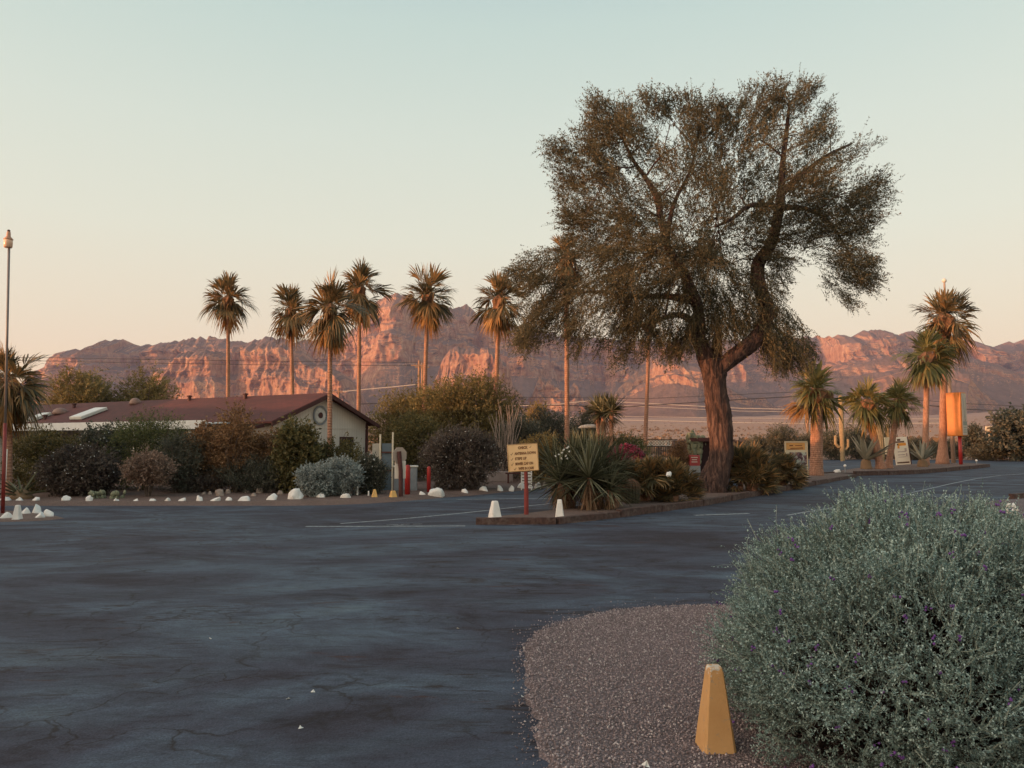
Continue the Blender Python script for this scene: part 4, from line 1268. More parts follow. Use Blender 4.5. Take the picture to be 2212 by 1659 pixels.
columnar('tall columnar saguaro with low arms beyond the road, left of the leaning palms', 1820, 985, 853, 63, .18, 1, ((-.55, 1.2, 2.1), (.5, 1.0, 1.8)))
columnar('pale saguaro trunk standing behind the leaning palms', 1904, 1005, 905, 58, .26, 2, ((.55, 1.5, 2.9),))

# ocotillo: bare wavy stems
def ocotillo():
    rng = random.Random(3)
    Y = 32
    b = at(1092, 1010, Y); b.z = 0
    root = thing('ocotillo', b, 'bare grey ocotillo of thin wavy stems in front of the rounded trees', 'shrub')
    mb = MB()
    for i in range(22):
        tx = rng.uniform(1058, 1128); ty = rng.uniform(862, 905)
        T = at(tx, ty, Y + rng.uniform(-.5, .5)) - b
        pts = []
        for k in range(9):
            t = k / 8
            s = t ** .75
            pts.append(Vector((T.x * s + .08 * math.sin(t * 9 + i) * t, T.y * s, T.z * t)))
        mb.tube(pts, [.03 * (1 - .6 * k / 8) for k in range(9)], 5)
    mb.build('stems', plain('dry ocotillo stem', (.25, .20, .17), .9, .2, 8, .2), root)
ocotillo()

# ------------------------------------------------------------------ foreground silvery bush
def silver_foreground():
    rng = np.random.default_rng(12)
    c = Vector((2.52, 4.55, 0))
    root = thing('texas_sage_bush', c, 'big silvery grey sage bush with tiny purple flowers filling the lower right corner', 'shrub')
    rx, ry, h = 1.20, 1.15, 1.33
    n = 27000
    d = unit(rng.normal(size=(n, 3)))
    d[:, 2] = np.abs(d[:, 2]) * 1.0 - .22 * (rng.random(n) < .28)
    d = unit(d)
    # superellipse: rounded box-like bush
    lump = 1 + .22 * (fbm(d[:, 0] * 3 + 4, d[:, 1] * 3, d[:, 2] * 3, 3, 5) - .5) * 2
    r = 0.72 + .27 * rng.random(n) ** .6
    e = 2.6
    sup = (np.abs(d[:, 0]) ** e + np.abs(d[:, 1]) ** e + np.abs(d[:, 2]) ** e) ** (-1 / e)
    cl = fbm(d[:, 0] * 5 + 2, d[:, 1] * 5, d[:, 2] * 5, 3, 15)
    kp = (cl + .46 * d[:, 2] + rng.normal(size=n) * .07) > .58
    d, lump, r, sup = d[kp], lump[kp], r[kp], sup[kp]
    n = len(d); print('sage twigs', n)
    P = d * (sup * r * lump)[:, None] * np.array([rx, ry, h * .98])
    P[:, 2] = np.where(P[:, 2] < 0, rng.random(n) * .4, P[:, 2]) + .02
    P[:, :2] *= (1 - .14 * np.clip(1 - P[:, 2] / .5, 0, 1))[:, None]
    D = unit(d + rng.normal(size=(n, 3)) * .55 + np.array([0, 0, .28]))
    slen = rng.uniform(.07, .16, n)
    tall = rng.random(n) < .03
    slen = np.where(tall, slen * 1.7, slen)
    # wiggly twig of leaves
    K = 20
    t = (np.arange(K)[None] + rng.random((n, K))) / K
    side = unit(np.cross(D, rng.normal(size=(n, 3))))
    Q = P[:, None] + D[:, None] * (t * slen[:, None])[..., None] + side[:, None] * (np.sin(t * 5 + rng.random((n, 1)) * 6) * slen[:, None] * .08)[..., None]
    LD = unit(D[:, None] * .55 + rng.normal(size=(n, K, 3)) * .8)
    Qf = Q.reshape(-1, 3); LD = LD.reshape(-1, 3)
    s = rng.uniform(.7, 1.3, (len(Qf), 1))
    V, F = leaf_mesh(Qf, LD, .0135 * s, .0072 * s, rng, 2.2)
    # twigs as 3-piece strips
    tt = np.linspace(0, 1, 4)
    Tq = P[:, None] - D[:, None] * .03 + D[:, None] * (tt[None] * (slen[:, None] + .03))[..., None] + side[:, None] * (np.sin(tt[None] * 5 + rng.random((n, 1)) * 6) * slen[:, None] * .06)[..., None]
    S2 = unit(np.cross(D, rng.normal(size=(n, 3))))
    w = np.array([.0022, .002, .0016, .001])[None, :, None]
    Lf = Tq - S2[:, None] * w; Rt = Tq + S2[:, None] * w
    Vt = np.stack([Lf, Rt], 2).reshape(n, 8, 3)
    q = np.array([(0, 1, 3, 2), (2, 3, 5, 4), (4, 5, 7, 6)])
    Ft = (np.arange(n)[:, None, None] * 8 + q[None]).reshape(-1, 4)
    m1 = leafmat('sage leaves', [(.115, .18, .162), (.20, .295, .265), (.32, .43, .39), (.47, .60, .55)], .15, .7, 1.5, .2)
    link('leaves', mesh_np(V, F), m1, root)
    m2 = leafmat('sage twigs', [(.10, .11, .09), (.20, .25, .21), (.30, .35, .30)], 0, .8, 1.5, .2)
    link('twigs', mesh_np(Vt.reshape(-1, 3), Ft), m2, root)
    # inner brown twigs, darkened in colour for the shade inside the bush, and branches
    nb = 9000
    d2 = unit(rng.normal(size=(nb, 3))); d2[:, 2] = np.abs(d2[:, 2])
    P2 = d2 * (rng.random(nb) ** .6)[:, None] * np.array([rx, ry, h]) * .74
    D2 = unit(d2 + rng.normal(size=(nb, 3)) * .8)
    V3, F3 = twig_mesh(P2, D2, .2, .004, rng)
    V4, F4 = spray_leaves(P2, D2, .15, 5, .03, .016, rng)
    m3 = leafmat('inner shade-dark twigs', [(.018, .010, .010), (.032, .02, .018), (.055, .04, .034)], 0, .9, 1.5, .2)
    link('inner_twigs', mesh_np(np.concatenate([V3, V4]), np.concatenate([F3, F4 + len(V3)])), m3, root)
    rr = random.Random(2)
    mb = MB()
    for i in range(26):
        a = rr.uniform(0, 6.28); q_ = rr.uniform(.3, .85)
        e_ = Vector((math.cos(a) * rx * q_, math.sin(a) * ry * q_, h * rr.uniform(.4, .85) * math.sqrt(1 - q_ * q_ * .6)))
        mb.tube([(0, 0, -.05), e_ * .4 + Vector((0, 0, .05)), e_], [.02, .012, .005], 6)
    mb.build('branches', M['bark'], root)
    # purple flowers
    nf = 170
    d = unit(rng.normal(size=(nf * 3, 3)) + np.array([-.2, -.8, .2])); d = d[d[:, 2] > -.05][:nf]
    sup = (np.abs(d) ** e).sum(1) ** (-1 / e)
    P = d * (sup * rng.uniform(.93, 1.06, len(d)))[:, None] * np.array([rx, ry, h]) + np.array([0, 0, .06])
    P = np.repeat(P, 3, 0) + rng.normal(size=(len(P) * 3, 3)) * .008
    V, F = blobs_mesh(P, .009, rng)
    tag(link('flowers', mesh_np(V, F), plain('purple petals', (.14, .05, .24), .6, .3, 9, 0), root), kind='stuff')
    # long outlying shoots
silver_foreground()
# white flower head behind the bush
wf = at(2186, 1102, 6.1)
r0 = thing('white_flower', (wf.x, wf.y, 0.03), 'single white flower head on a thin stem behind the silvery bush at the right edge', 'flower')
MB().tube([(0, 0, 0), (.02, 0, wf.z * .5), (0, 0, wf.z - .03)], .005, 5).build('stem', M['bark'], r0)
rg = np.random.default_rng(3)
P = rg.normal(size=(60, 3)); P = unit(P) * rg.uniform(.02, .05, (60, 1)) + np.array([0, 0, wf.z - .03])
V, F = blobs_mesh(P, .018, rg)
link('petals', mesh_np(V, F), M['petal'], r0)

# loose gravel stones in the foreground bed
rng = np.random.default_rng(5)
E = np.array(fe)
n = 80000
C = np.stack([rng.uniform(.0, 3.6, n), rng.uniform(3.6, 9.2, n)], -1)
ins_ = inpoly(C, [tuple(x) for x in E])
de_ = dpoly(C, [tuple(x) for x in fg_edge] + [(40, 30), (40, 1)])
C = C[ins_ | ((de_ < .5) & (rng.random(n) < .30 * np.exp(-de_ / .11)))]
sz = .0035 + .006 * rng.random(len(C)) ** 3
P = np.column_stack([C, np.where(inpoly(C, [tuple(x) for x in E]), .037, .006) + sz * .3])
V, F = blobs_mesh(P, sz, rng)
def pebble_mat():
    m, t, b = nodes('gravel stones')
    g = N(t, 'ShaderNodeNewGeometry')
    c = ramp_of(t, g.outputs['Random Per Island'], [(0, (.12, .09, .09)), (.4, (.26, .205, .205)), (.8, (.37, .30, .30)), (.97, (.55, .49, .47))])
    L(t, c, b.inputs['Base Color']); b.inputs['Roughness'].default_value = .9
    return m
tag(link('loose_gravel', mesh_np(V, F), pebble_mat()), 'loose pinkish grey gravel stones in the foreground', kind='stuff')

# ------------------------------------------------------------------ bollards (tapered four-sided blocks)
def bollard(label, px, yb, ytop, wb, mat, group, rz=0.0, taper=.5, Y=None, z0=0.03, cap=None):
    p = gnd(px, yb) if Y is None else at(px, yb, Y)
    p.z = z0
    h = zat(ytop, p.y) - z0
    w = PXM(wb, p.y)
    root = thing('bollard', p, label, 'bollard', group, rz)
    mb = MB()
    rng = random.Random(int(px))
    prof = [(0, 1.0), (.04, 1.0), (.5, (1 + taper) / 2 + .01), (.93, taper * 1.02), (.985, taper * .92), (1.0, taper * .8)]
    V = []; F = []
    k = 5
    for z, q in prof:
        for s_ in range(4):
            a = math.pi / 4 + s_ * math.pi / 2
            for e_ in (-.10, .10):
                aa = a + e_ * (1 if q else 1)
                V.append((w * .5 * q * 1.14 * math.cos(aa) + rng.uniform(-.002, .002), w * .5 * q * 1.14 * math.sin(aa) + rng.uniform(-.002, .002), h * z))
    for i in range(len(prof) - 1):
        for j in range(8): F.append([i * 8 + j, i * 8 + (j + 1) % 8, (i + 1) * 8 + (j + 1) % 8, (i + 1) * 8 + j])
    F.append(list(range((len(prof) - 1) * 8, len(prof) * 8)))
    mb.add(V, F)
    mb.build('body', mat, root)
    return root
gw = 'white tapered bollards'; gy = 'yellow tapered bollards'
m, t, b = nodes('old yellow bollard paint')
p = OC(t)
c = ramp_of(t, noise_of(t, p, 3, 5, .6), [(.3, (.50, .27, .10)), (.7, (.62, .36, .15))])
s = N(t, 'ShaderNodeSeparateXYZ'); L(t, p, s.inputs[0])
zn = N(t, 'ShaderNodeMath', operation='MULTIPLY_ADD'); L(t, noise_of(t, p, 22, 5, .7), zn.inputs[0]); zn.inputs[1].default_value = .30; L(t, s.outputs['Z'], zn.inputs[2])
f = ramp_of(t, zn.outputs[0], [(.60, (0, 0, 0)), (.615, (1, 1, 1))])
c = mixc(t, f, c, (.62, .56, .46))
chip = ramp_of(t, noise_of(t, p, 17, 6, .78), [(.60, (0, 0, 0)), (.63, (1, 1, 1))])
c = mixc(t, chip, c, (.36, .27, .18))
L(t, c, b.inputs['Base Color']); b.inputs['Roughness'].default_value = .75
bump(t, b, noise_of(t, p, 60, 4, .7), .5, .006)
bollard('yellow bollard in the near gravel against the silvery bush', 1546, 1628, 1438, 78, m, gy, .06, .45, z0=.02)
bollard('white bollard left of the checklist sign post on the island tip', 1069, 1124, 1082, 26, M['white_paint'], gw, .45, .5, z0=.10, Y=gnd(1069, 1132).y + .35)
bollard('white bollard right of the checklist sign post beside the yucca', 1209, 1124, 1079, 21, M['white_paint'], gw, -.1, .5, z0=.10, Y=gnd(1209, 1132).y + .3)
bollard('white bollard in front of the red machine, seen left of the mesquite trunk', 1512, 1026, 996, 13, M['white_paint'], gw, .2, .5)
bollard('white bollard among the white rocks by the lamp post', 37, 1125, 1091, 18, M['white_paint'], gw, .1, .5)
bollard('yellow bollard with a rounded top, left of the pair before the blue gate', 809, 1080, 1057, 14, M['yellow_paint'], gy, .3, .38, z0=.08)
bollard('squat yellow bollard next to the foot of the stop sign post', 849, 1080, 1060, 17, M['yellow_paint'], gy, .5, .55, z0=.08)
# small white pegs
for px, yb, yt, lab in ((772, 1073, 1052, 'white peg at the foot of the silver shrub'), (796, 1074, 1062, 'short white peg left of the rounded yellow bollard'),
                        (84, 1062, 1040, 'thin white peg left of the dark oleander')):
    q = gnd(px, yb + 3)
    tag(MB().box((q.x, q.y, .04 + (zat(yt, q.y) - .04) / 2), (.05, .05, zat(yt, q.y)), taper=.8).build('marker_peg', M['white_paint'], bevel=.008), lab, 'peg', 'white marker pegs')

# ------------------------------------------------------------------ rocks
def rock(label, px, py, w, h, mat, seed, group, name='rock', z0=.02, Y=None, dep=.8, rz=0.0, sharp=.25):
    """px,py = bottom centre in the picture, w,h in picture pixels"""
    q = gnd(px, py) if Y is None else at(px, py, Y)
    ww, hh = PXM(w, q.y) / 2 * 1.05, PXM(h, q.y) * 1.12
    n, m_ = 20, 12
    V = []; F = []
    th = np.linspace(-.5, math.pi / 2, m_)
    for i in range(m_):
        for j in range(n):
            a = 6.2832 * j / n
            V.append((math.cos(a) * math.cos(th[i]), math.sin(a) * math.cos(th[i]), math.sin(th[i])))
    V = np.array(V)
    nz = fbm(V[:, 0] * 1.3 + seed * 3.1, V[:, 1] * 1.3, V[:, 2] * 1.3 + seed, 3, seed)
    V = V * (1 + (nz[:, None] - .5) * sharp * 5.0)
    # facet: clip by random planes
    rg = np.random.default_rng(seed)
    for k in range(9):
        d = unit(rg.normal(size=(1, 3)) * np.array([1, .8, .9]))[0]; lim = rg.uniform(.5, .82)
        pr = V @ d
        V = V - np.where(pr > lim, pr - lim, 0)[:, None] * d * .85
    V = V / np.array([np.abs(V[:, 0]).max(), np.abs(V[:, 1]).max(), V[:, 2].max()])
    V = V * np.array([ww, ww * dep, hh])
    for i in range(m_ - 1):
        for j in range(n): F.append([i * n + j, i * n + (j + 1) % n, (i + 1) * n + (j + 1) % n, (i + 1) * n + j])
    F.append(list(range((m_ - 1) * n, m_ * n)))
    o = link(name, mesh_np(V, F), mat, None, True)
    o.location = (q.x, q.y + ww * dep * .5, z0); o.rotation_euler = (0, 0, rz)
    tag(o, label, 'rock', group)
    return o
WG = 'white painted rocks edging the planting bed'
edge_rocks = [(10, 1088, 24, 10, 'white rock behind the lamp post foot on the bed edge'), (41, 1088, 17, 9, 'flat slanted white rock directly behind the left white bollard'),
    (74, 1088, 22, 9, 'low wide white rock on the bed edge behind the pile of white rocks'), (139, 1088, 19, 12, 'pointed slanting white rock below the dark oleander'),
    (191, 1089, 15, 13, 'white rock at the left end of the low prickly pear'), (247, 1089, 16, 8, 'square white rock at the right end of the low prickly pear'),
    (290, 1089, 16, 7, 'thin white rock under the pink shrub, left of its stem'), (328, 1089, 15, 7, 'small white rock at the foot of the pink shrub'),
    (361, 1089, 17, 9, 'angular white rock just right of the pink shrub'), (391, 1089, 17, 9, 'round white rock between the pink shrub and the amber shrub'),
    (430, 1089, 17, 13, 'tilted white rock below the amber shrub'), (464, 1089, 21, 10, 'rounded white rock left of the pair below the low dark bush'),
    (491, 1088, 18, 9, 'rounded white rock right of the pair below the low dark bush'), (525, 1089, 27, 12, 'wide notched white rock left of the big white boulder'),
    (585, 1087, 26, 15, 'slanting white rock just left of the big white boulder'), (634, 1085, 38, 23, 'biggest white boulder on the bed edge, with a peaked top'),
    (691, 1081, 21, 10, 'flat white rock right of the big boulder'), (747, 1082, 26, 11, 'flat white rock in front of the silver shrub'),
    (911, 1075, 15, 9, 'small white rock left of the wide white boulder past the red posts'), (945, 1075, 41, 16, 'wide white boulder in front of the right red post'),
    (1004, 1069, 17, 9, 'small pale rock left of the checklist sign, below the white flowered oleander'), (1044, 1065, 20, 10, 'round white rock below the checklist sign left corner'),
    (1079, 1063, 15, 11, 'grey-faced square rock left of the sign post'), (1105, 1062, 14, 9, 'small white rock just left of the sign post'),
    (1127, 1058, 19, 11, 'longer white rock behind the checklist sign post, left side'), (1146, 1057, 14, 8, 'thin white rock touching the sign post in view'),
    (1161, 1056, 15, 11, 'peaked white rock just right of the sign post'), (1179, 1054, 13, 9, 'last white rock before the yucca hides the bed edge')]
for i, (px, py, w, h, lab) in enumerate(edge_rocks):
    rock(lab, px, py, w, h, M['white_paint'], 30 + i, WG, 'white_rock', .05)
PG = 'white rocks piled on the small island by the lamp post'
for i, (px, py, w, h, lab) in enumerate([(8, 1125, 34, 13, 'long white rock at the left frame edge by the lamp post'), (53, 1115, 22, 13, 'rounded white rock just right of the left white bollard'),
        (75, 1112, 25, 17, 'tallest rock leaning at the back of the white pile'), (82, 1124, 29, 12, 'low long white rock at the front of the pile'), (103, 1121, 23, 15, 'bluish white rock at the right end of the pile')]):
    rock(lab, px, py - 2, w, h, M['white_paint'], 70 + i, PG, 'white_rock', .02, sharp=.15)
SG = 'natural tan rocks lying in the planting bed'
for i, (px, py, w, h, lab) in enumerate([(440, 1074, 10, 7, 'small tan rock at the left of the natural rocks'), (453, 1074, 11, 8, 'pale squarish rock second in the natural rocks'), (473, 1077, 23, 15, 'cluster-like tan boulder with a dark side'),
        (493, 1072, 14, 10, 'flat-topped tan rock right of the tan boulder'), (506, 1068, 10, 5, 'small pale stone beyond the flat-topped rock'), (531, 1070, 18, 7, 'low brown rock in the shade of the dark bush'),
        (547, 1078, 13, 8, 'greenish rock in front of the long smooth boulder'), (558, 1071, 16, 11, 'pointed tan rock leaning on the long smooth boulder'), (580, 1068, 31, 12, 'long smooth grey-tan boulder under the dark bush'),
        (604, 1074, 17, 9, 'grey rounded rock between the smooth boulder and the white boulder')]):
    rock(lab, px, py, w, h, M['stone'], 90 + i, SG, 'tan_rock', .06, sharp=.2)
rock('small white rock lodged in the fan palm clump left of the mesquite', 1445, 1030, 13, 7, M['white_paint'], 120, None, 'white_rock', .85, Y=gnd(1445, 1094).y - .2)
rock('tiny sunlit white rock at the gap between the two islands', 1810, 1024, 16, 6, M['white_paint'], 121, None, 'white_rock', .09)
# litter on asphalt
for i, (px, py, lab) in enumerate([(676, 1495, 'upright white paper scrap on the near asphalt'), (650, 1573, 'flat pale scrap lowest on the asphalt'), (1129, 1506, 'white scrap at the edge of the near gravel'),
                                   (455, 1380, 'small pale scrap on the left middle of the asphalt'), (989, 1358, 'tiny pale scrap near the gravel corner'), (622, 1510, 'flat bluish scrap left of the upright paper scrap'),
                                   (1200, 1388, 'white pebble just inside the gravel'), (1272, 1425, 'white petal on the gravel near its top'), (1395, 1655, 'larger white petal at the bottom edge of the picture')]):
    q = gnd(px, py, .04 if px > 1130 else .006)
    s_ = .018 if i != 8 else .03
    o = MB().add([(-s_, 0, 0), (s_, -.004, 0), (s_ * .5, .01, .004), (0, .012, s_ * .9), (0, -.01, .002)], [[0, 4, 1, 2], [0, 2, 3], [0, 3, 4]]).build('paper_scrap', M['petal'])
    o.location = q; o.rotation_euler = (0, 0, i * .7)
    tag(o, lab, 'litter', 'pale scraps and petals on the ground')

# ------------------------------------------------------------------ house
def house():
    ax, ay = -9.03, 28.0
    ang = math.atan2(.87, .493)
    root = thing('house', (ax, ay, 0), 'long low house with a dark red-brown shingle roof, pale gable wall and white awning', 'house', None, ang)
    W_, Ln, he, hr = 5.3, 30.0, 2.6, 3.66
    # wall material with vertical grooves
    m, t, b = nodes('pale board siding')
    p = OC(t)
    s = N(t, 'ShaderNodeSeparateXYZ'); L(t, p, s.inputs[0])
    mu = N(t, 'ShaderNodeMath', operation='MULTIPLY'); L(t, s.outputs['X'], mu.inputs[0]); mu.inputs[1].default_value = 6.6
    fr = N(t, 'ShaderNodeMath', operation='FRACT'); L(t, mu.outputs[0], fr.inputs[0])
    gr = ramp_of(t, fr.outputs[0], [(0, (.55,) * 3), (.08, (1,) * 3)])
    n = noise_of(t, mapping(t, p, (1, 1, .3)), 2, 5)
    c = ramp_of(t, n, [(.3, (.62, .56, .50)), (.7, (.72, .66, .58))])
    c = mixc(t, 1.0, c, gr, 'MULTIPLY')
    L(t, c, b.inputs['Base Color']); b.inputs['Roughness'].default_value = .85
    # walls prism (local x across, y along)
    V = [(0, 0, 0), (W_, 0, 0), (W_, 0, he), (W_ / 2, 0, hr - .06), (0, 0, he), (0, Ln, 0), (W_, Ln, 0), (W_, Ln, he), (W_ / 2, Ln, hr - .06), (0, Ln, he)]
    F = [[0, 1, 2, 3, 4], [9, 8, 7, 6, 5], [0, 4, 9, 5], [1, 6, 7, 2]]
    MB().add(V, F).build('wall', m, root)
    # horizontal joint strip between gable and wall
    MB().box((W_ / 2, -.012, he - .32), (W_, .02, .05)).build('trim_strip', m, root)
    MB().box((W_ + .01, -.02, (he - .1) / 2), (.1, .1, he - .1)).build('corner_trim', M['brown_post'], root)
    # roof
    mr, t, b = nodes('red-brown shingles')
    p = OC(t)
    br = N(t, 'ShaderNodeTexBrick'); br.inputs['Scale'].default_value = 3.0
    br.inputs['Color1'].default_value = (.062, .013, .012, 1); br.inputs['Color2'].default_value = (.085, .020, .017, 1); br.inputs['Mortar'].default_value = (.022, .008, .008, 1)
    br.inputs['Mortar Size'].default_value = .015; br.inputs['Row Height'].default_value = .4; br.inputs['Brick Width'].default_value = .9
    pm = mapping(t, p, (1, 1, 1), (0, 0, math.pi / 2))
    L(t, pm, br.inputs['Vector'])
    n = noise_of(t, mapping(t, p, (1, .35, 1)), .8, 5, .65)
    c = mixc(t, 1.0, br.outputs['Color'], ramp_of(t, n, [(.3, (.75, .75, .75)), (.7, (1.3, 1.2, 1.15))]), 'MULTIPLY')
    L(t, c, b.inputs['Base Color']); b.inputs['Roughness'].default_value = .85
    bump(t, b, br.outputs['Fac'], -.4, .02)
    sl = (hr - he) / (W_ / 2)
    oh, og, th = .42, .38, .07
    zl = he - sl * oh + .05
    V = [(-oh, -og, zl), (W_ / 2, -og, hr + .05), (W_ + oh, -og, zl), (-oh, Ln, zl), (W_ / 2, Ln, hr + .05), (W_ + oh, Ln, zl)]
    V += [(x, y, z - th) for x, y, z in V]
    F = [[0, 1, 4, 3], [1, 2, 5, 4], [6, 9, 10, 7], [7, 10, 11, 8], [0, 6, 7, 1], [1, 7, 8, 2], [3, 9, 6, 0], [2, 8, 11, 5], [3, 4, 10, 9], [4, 5, 11, 10]]
    rf = MB().add(V, F).build('roof', mr, root)
    # barge boards
    def slant(x0, x1, z0, z1, y, name, h=.17, tk=.035):
        V = [(x0, y, z0), (x1, y, z1), (x1, y, z1 - h), (x0, y, z0 - h)]
        V += [(a, y - tk, c_) for a, y_, c_ in V]
        return MB().add(V, [[0, 1, 2, 3], [7, 6, 5, 4], [0, 4, 5, 1], [1, 5, 6, 2], [2, 6, 7, 3], [3, 7, 4, 0]]).build(name, M['brown_post'], root)
    slant(-oh, W_ / 2, zl - .02, hr + .03, -og - .003, 'barge_board')
    slant(W_ / 2 + .002, W_ + oh, hr + .03, zl - .02, -og - .003, 'barge_board')
    # roof fittings on left slope
    def on_roof(px, py):
        d = ray(px, py); o_ = Vector((0, 0, CAM_H))
        R = Matrix.Rotation(-ang, 3, 'Z')
        ol = R @ (o_ - Vector((ax, ay, 0))); dl = R @ d
        # plane z = hr+.05 - sl*(W_/2 - x)
        a = hr + .05 - sl * W_ / 2
        tt = (a + sl * ol.x - ol.z) / (dl.z - sl * dl.x)
        return ol + dl * tt
    tilt = -math.atan(sl)
    for (px, py, sx, sy) in ((82, 905, 1.0, .75), (192, 897, 1.35, .95)):
        q = on_roof(px, py)
        o = MB().box((0, 0, 0), (sx, sy, .14), ry=0).build('skylight', M['pale_metal'], rf, bevel=.02)
        o.location = q + Vector((-.02, 0, .09)); o.rotation_euler = (0, tilt, 0)
        g_ = MB().box((0, 0, .075), (sx * .85, sy * .9, .012)).build('skylight_pane', plain('skylight dome', (.55, .56, .55), .3, .05, 4, 0), o)
    for (px, py, r_) in ((130, 893, .34), (292, 872, .26)):
        q = on_roof(px, py)
        o = MB().lathe([(r_, -.05), (r_, .05), (r_ * .85, .17), (r_ * .5, .25), (.02, .28)], n=16).build('roof_vent', plain('tan vent', (.22, .13, .10), .6, .1, 5, 0), rf, True)
        o.location = q
    for (px, py) in ((97, 905), (160, 880), (409, 864), (530, 860)):
        q = on_roof(px, py + 1)
        o = MB().lathe([(.08, -.05), (.08, .16), (.12, .17), (.12, .22), (.02, .24)], n=10).build('vent_pipe', M['brown_post'], rf)
        o.location = q
    # awning on the left side
    ma = plain('white awning metal', (.62, .66, .66), .5, .08, 3, .03)
    aw = MB().box((-1.05, Ln / 2 + .6, 2.43), (1.6, Ln - 1.6, .05), ry=-.05).build('awning', ma, root)
    MB().box((-1.86, Ln / 2 + .6, 2.36), (.04, Ln - 1.6, .32)).build('awning_fascia', ma, root)
    for k in range(9):
        MB().box((-1.85, 2.3 + k * 3.3, 1.07), (.08, .08, 2.14)).build('awning_post', M['pale_metal'], root)
    MB().box((-1.2, -.1 + .05, 2.2), (1.5, .05, .12), ry=-.18).build('awning_rafter', M['brown_post'], root)
    # window with dark pane on gable
    wx = 2.75 + .55
    MB().box((4.05, -.02, 1.35), (.82, .05, 1.15)).build('window', M['brown_post'], root)
    w2 = MB().box((4.05, -.05, 1.35), (.66, .02, 1.0)).build('window_pane', plain('dark glass', (.05, .05, .06), .15, .1, 4, 0), root)
    # sunburst ornament on the gable
    cx, cz = 2.45, zat(897.5, 30.3)
    orn = bpy.data.objects.new('sunburst_ornament', None)
    mbr = MB()
    n = 40
    V = []; F = []
    for (r1, r2, mat_, nm, y) in ((.33, .40, M['grey_metal'], 'ornament_rim', -.06), (.0, .12, M['brown_post'], 'ornament_centre', -.07)):
        V = []; F = []
        for j in range(n):
            a = 6.2832 * j / n
            for r_ in (r1, r2):
                for yy in (y, y + .04):
                    V.append((cx + r_ * math.cos(a), yy, cz + r_ * math.sin(a)))
        for j in range(n):
            a = j * 4; b_ = ((j + 1) % n) * 4
            F += [[a, a + 2, b_ + 2, b_], [a + 1, b_ + 1, b_ + 3, a + 3], [a + 2, a + 3, b_ + 3, b_ + 2], [a, b_, b_ + 1, a + 1]]
        MB().add(V, F).build(nm, mat_, root)
    bpy.data.objects.remove(orn)
    rays = MB()
    for j in range(26):
        a = 6.2832 * j / 26
        c0 = Vector((math.cos(a), 0, math.sin(a))); s0 = Vector((-math.sin(a), 0, math.cos(a)))
        C_ = Vector((cx, -.05, cz))
        q = [C_ + c0 * .12 - s0 * .008, C_ + c0 * .26 - s0 * .028 + s0 * .03, C_ + c0 * .335 + s0 * .03, C_ + c0 * .26 + s0 * .028 + s0 * .03, C_ + c0 * .12 + s0 * .01]
        rays.add(q + [x + Vector((0, .02, 0)) for x in q], [[0, 1, 2, 3, 4], [9, 8, 7, 6, 5]] + [[i, 5 + i, 5 + (i + 1) % 5, (i + 1) % 5] for i in range(5)])
    rays.build('ornament_rays', M['white_paint'], root)
house()

# ------------------------------------------------------------------ signs
def text(body, size, mat, parent, loc, rot=(math.pi / 2, 0, 0), align='LEFT', bold=.0, name='lettering', sx=1.0):
    cu = bpy.data.curves.new('t', 'FONT')
    cu.body = body; cu.size = size; cu.extrude = .0015; cu.align_x = align; cu.offset = bold
    cu.resolution_u = 3
    ob = bpy.data.objects.new('t', cu)
    COL.objects.link(ob)
    bpy.context.view_layer.update()
    dg = bpy.context.evaluated_depsgraph_get()
    me = bpy.data.meshes.new_from_object(ob.evaluated_get(dg))
    bpy.data.objects.remove(ob)
    o = link(name, me, mat, parent)
    me.materials.clear(); me.materials.append(mat)
    o.location = loc; o.rotation_euler = rot; o.scale = (sx, 1, 1)
    return o
def check(parent, x, z, s, mat, y):
    V = [(0, 0, .35), (.18, 0, .5), (.36, 0, .22), (.85, 0, 1.0), (1.0, 0, .92), (.38, 0, 0)]
    V = [(x + a * s, y, z + c * s) for a, _, c in V]
    V += [(a, y + .002, c) for a, _, c in V]
    MB().add(V, [[5, 2, 1, 0], [5, 4, 3, 2], [6, 7, 8, 11], [8, 9, 10, 11]] + [[i, (i + 1) % 6, 6 + (i + 1) % 6, 6 + i] for i in range(6)]).build('tick_mark', mat, parent)
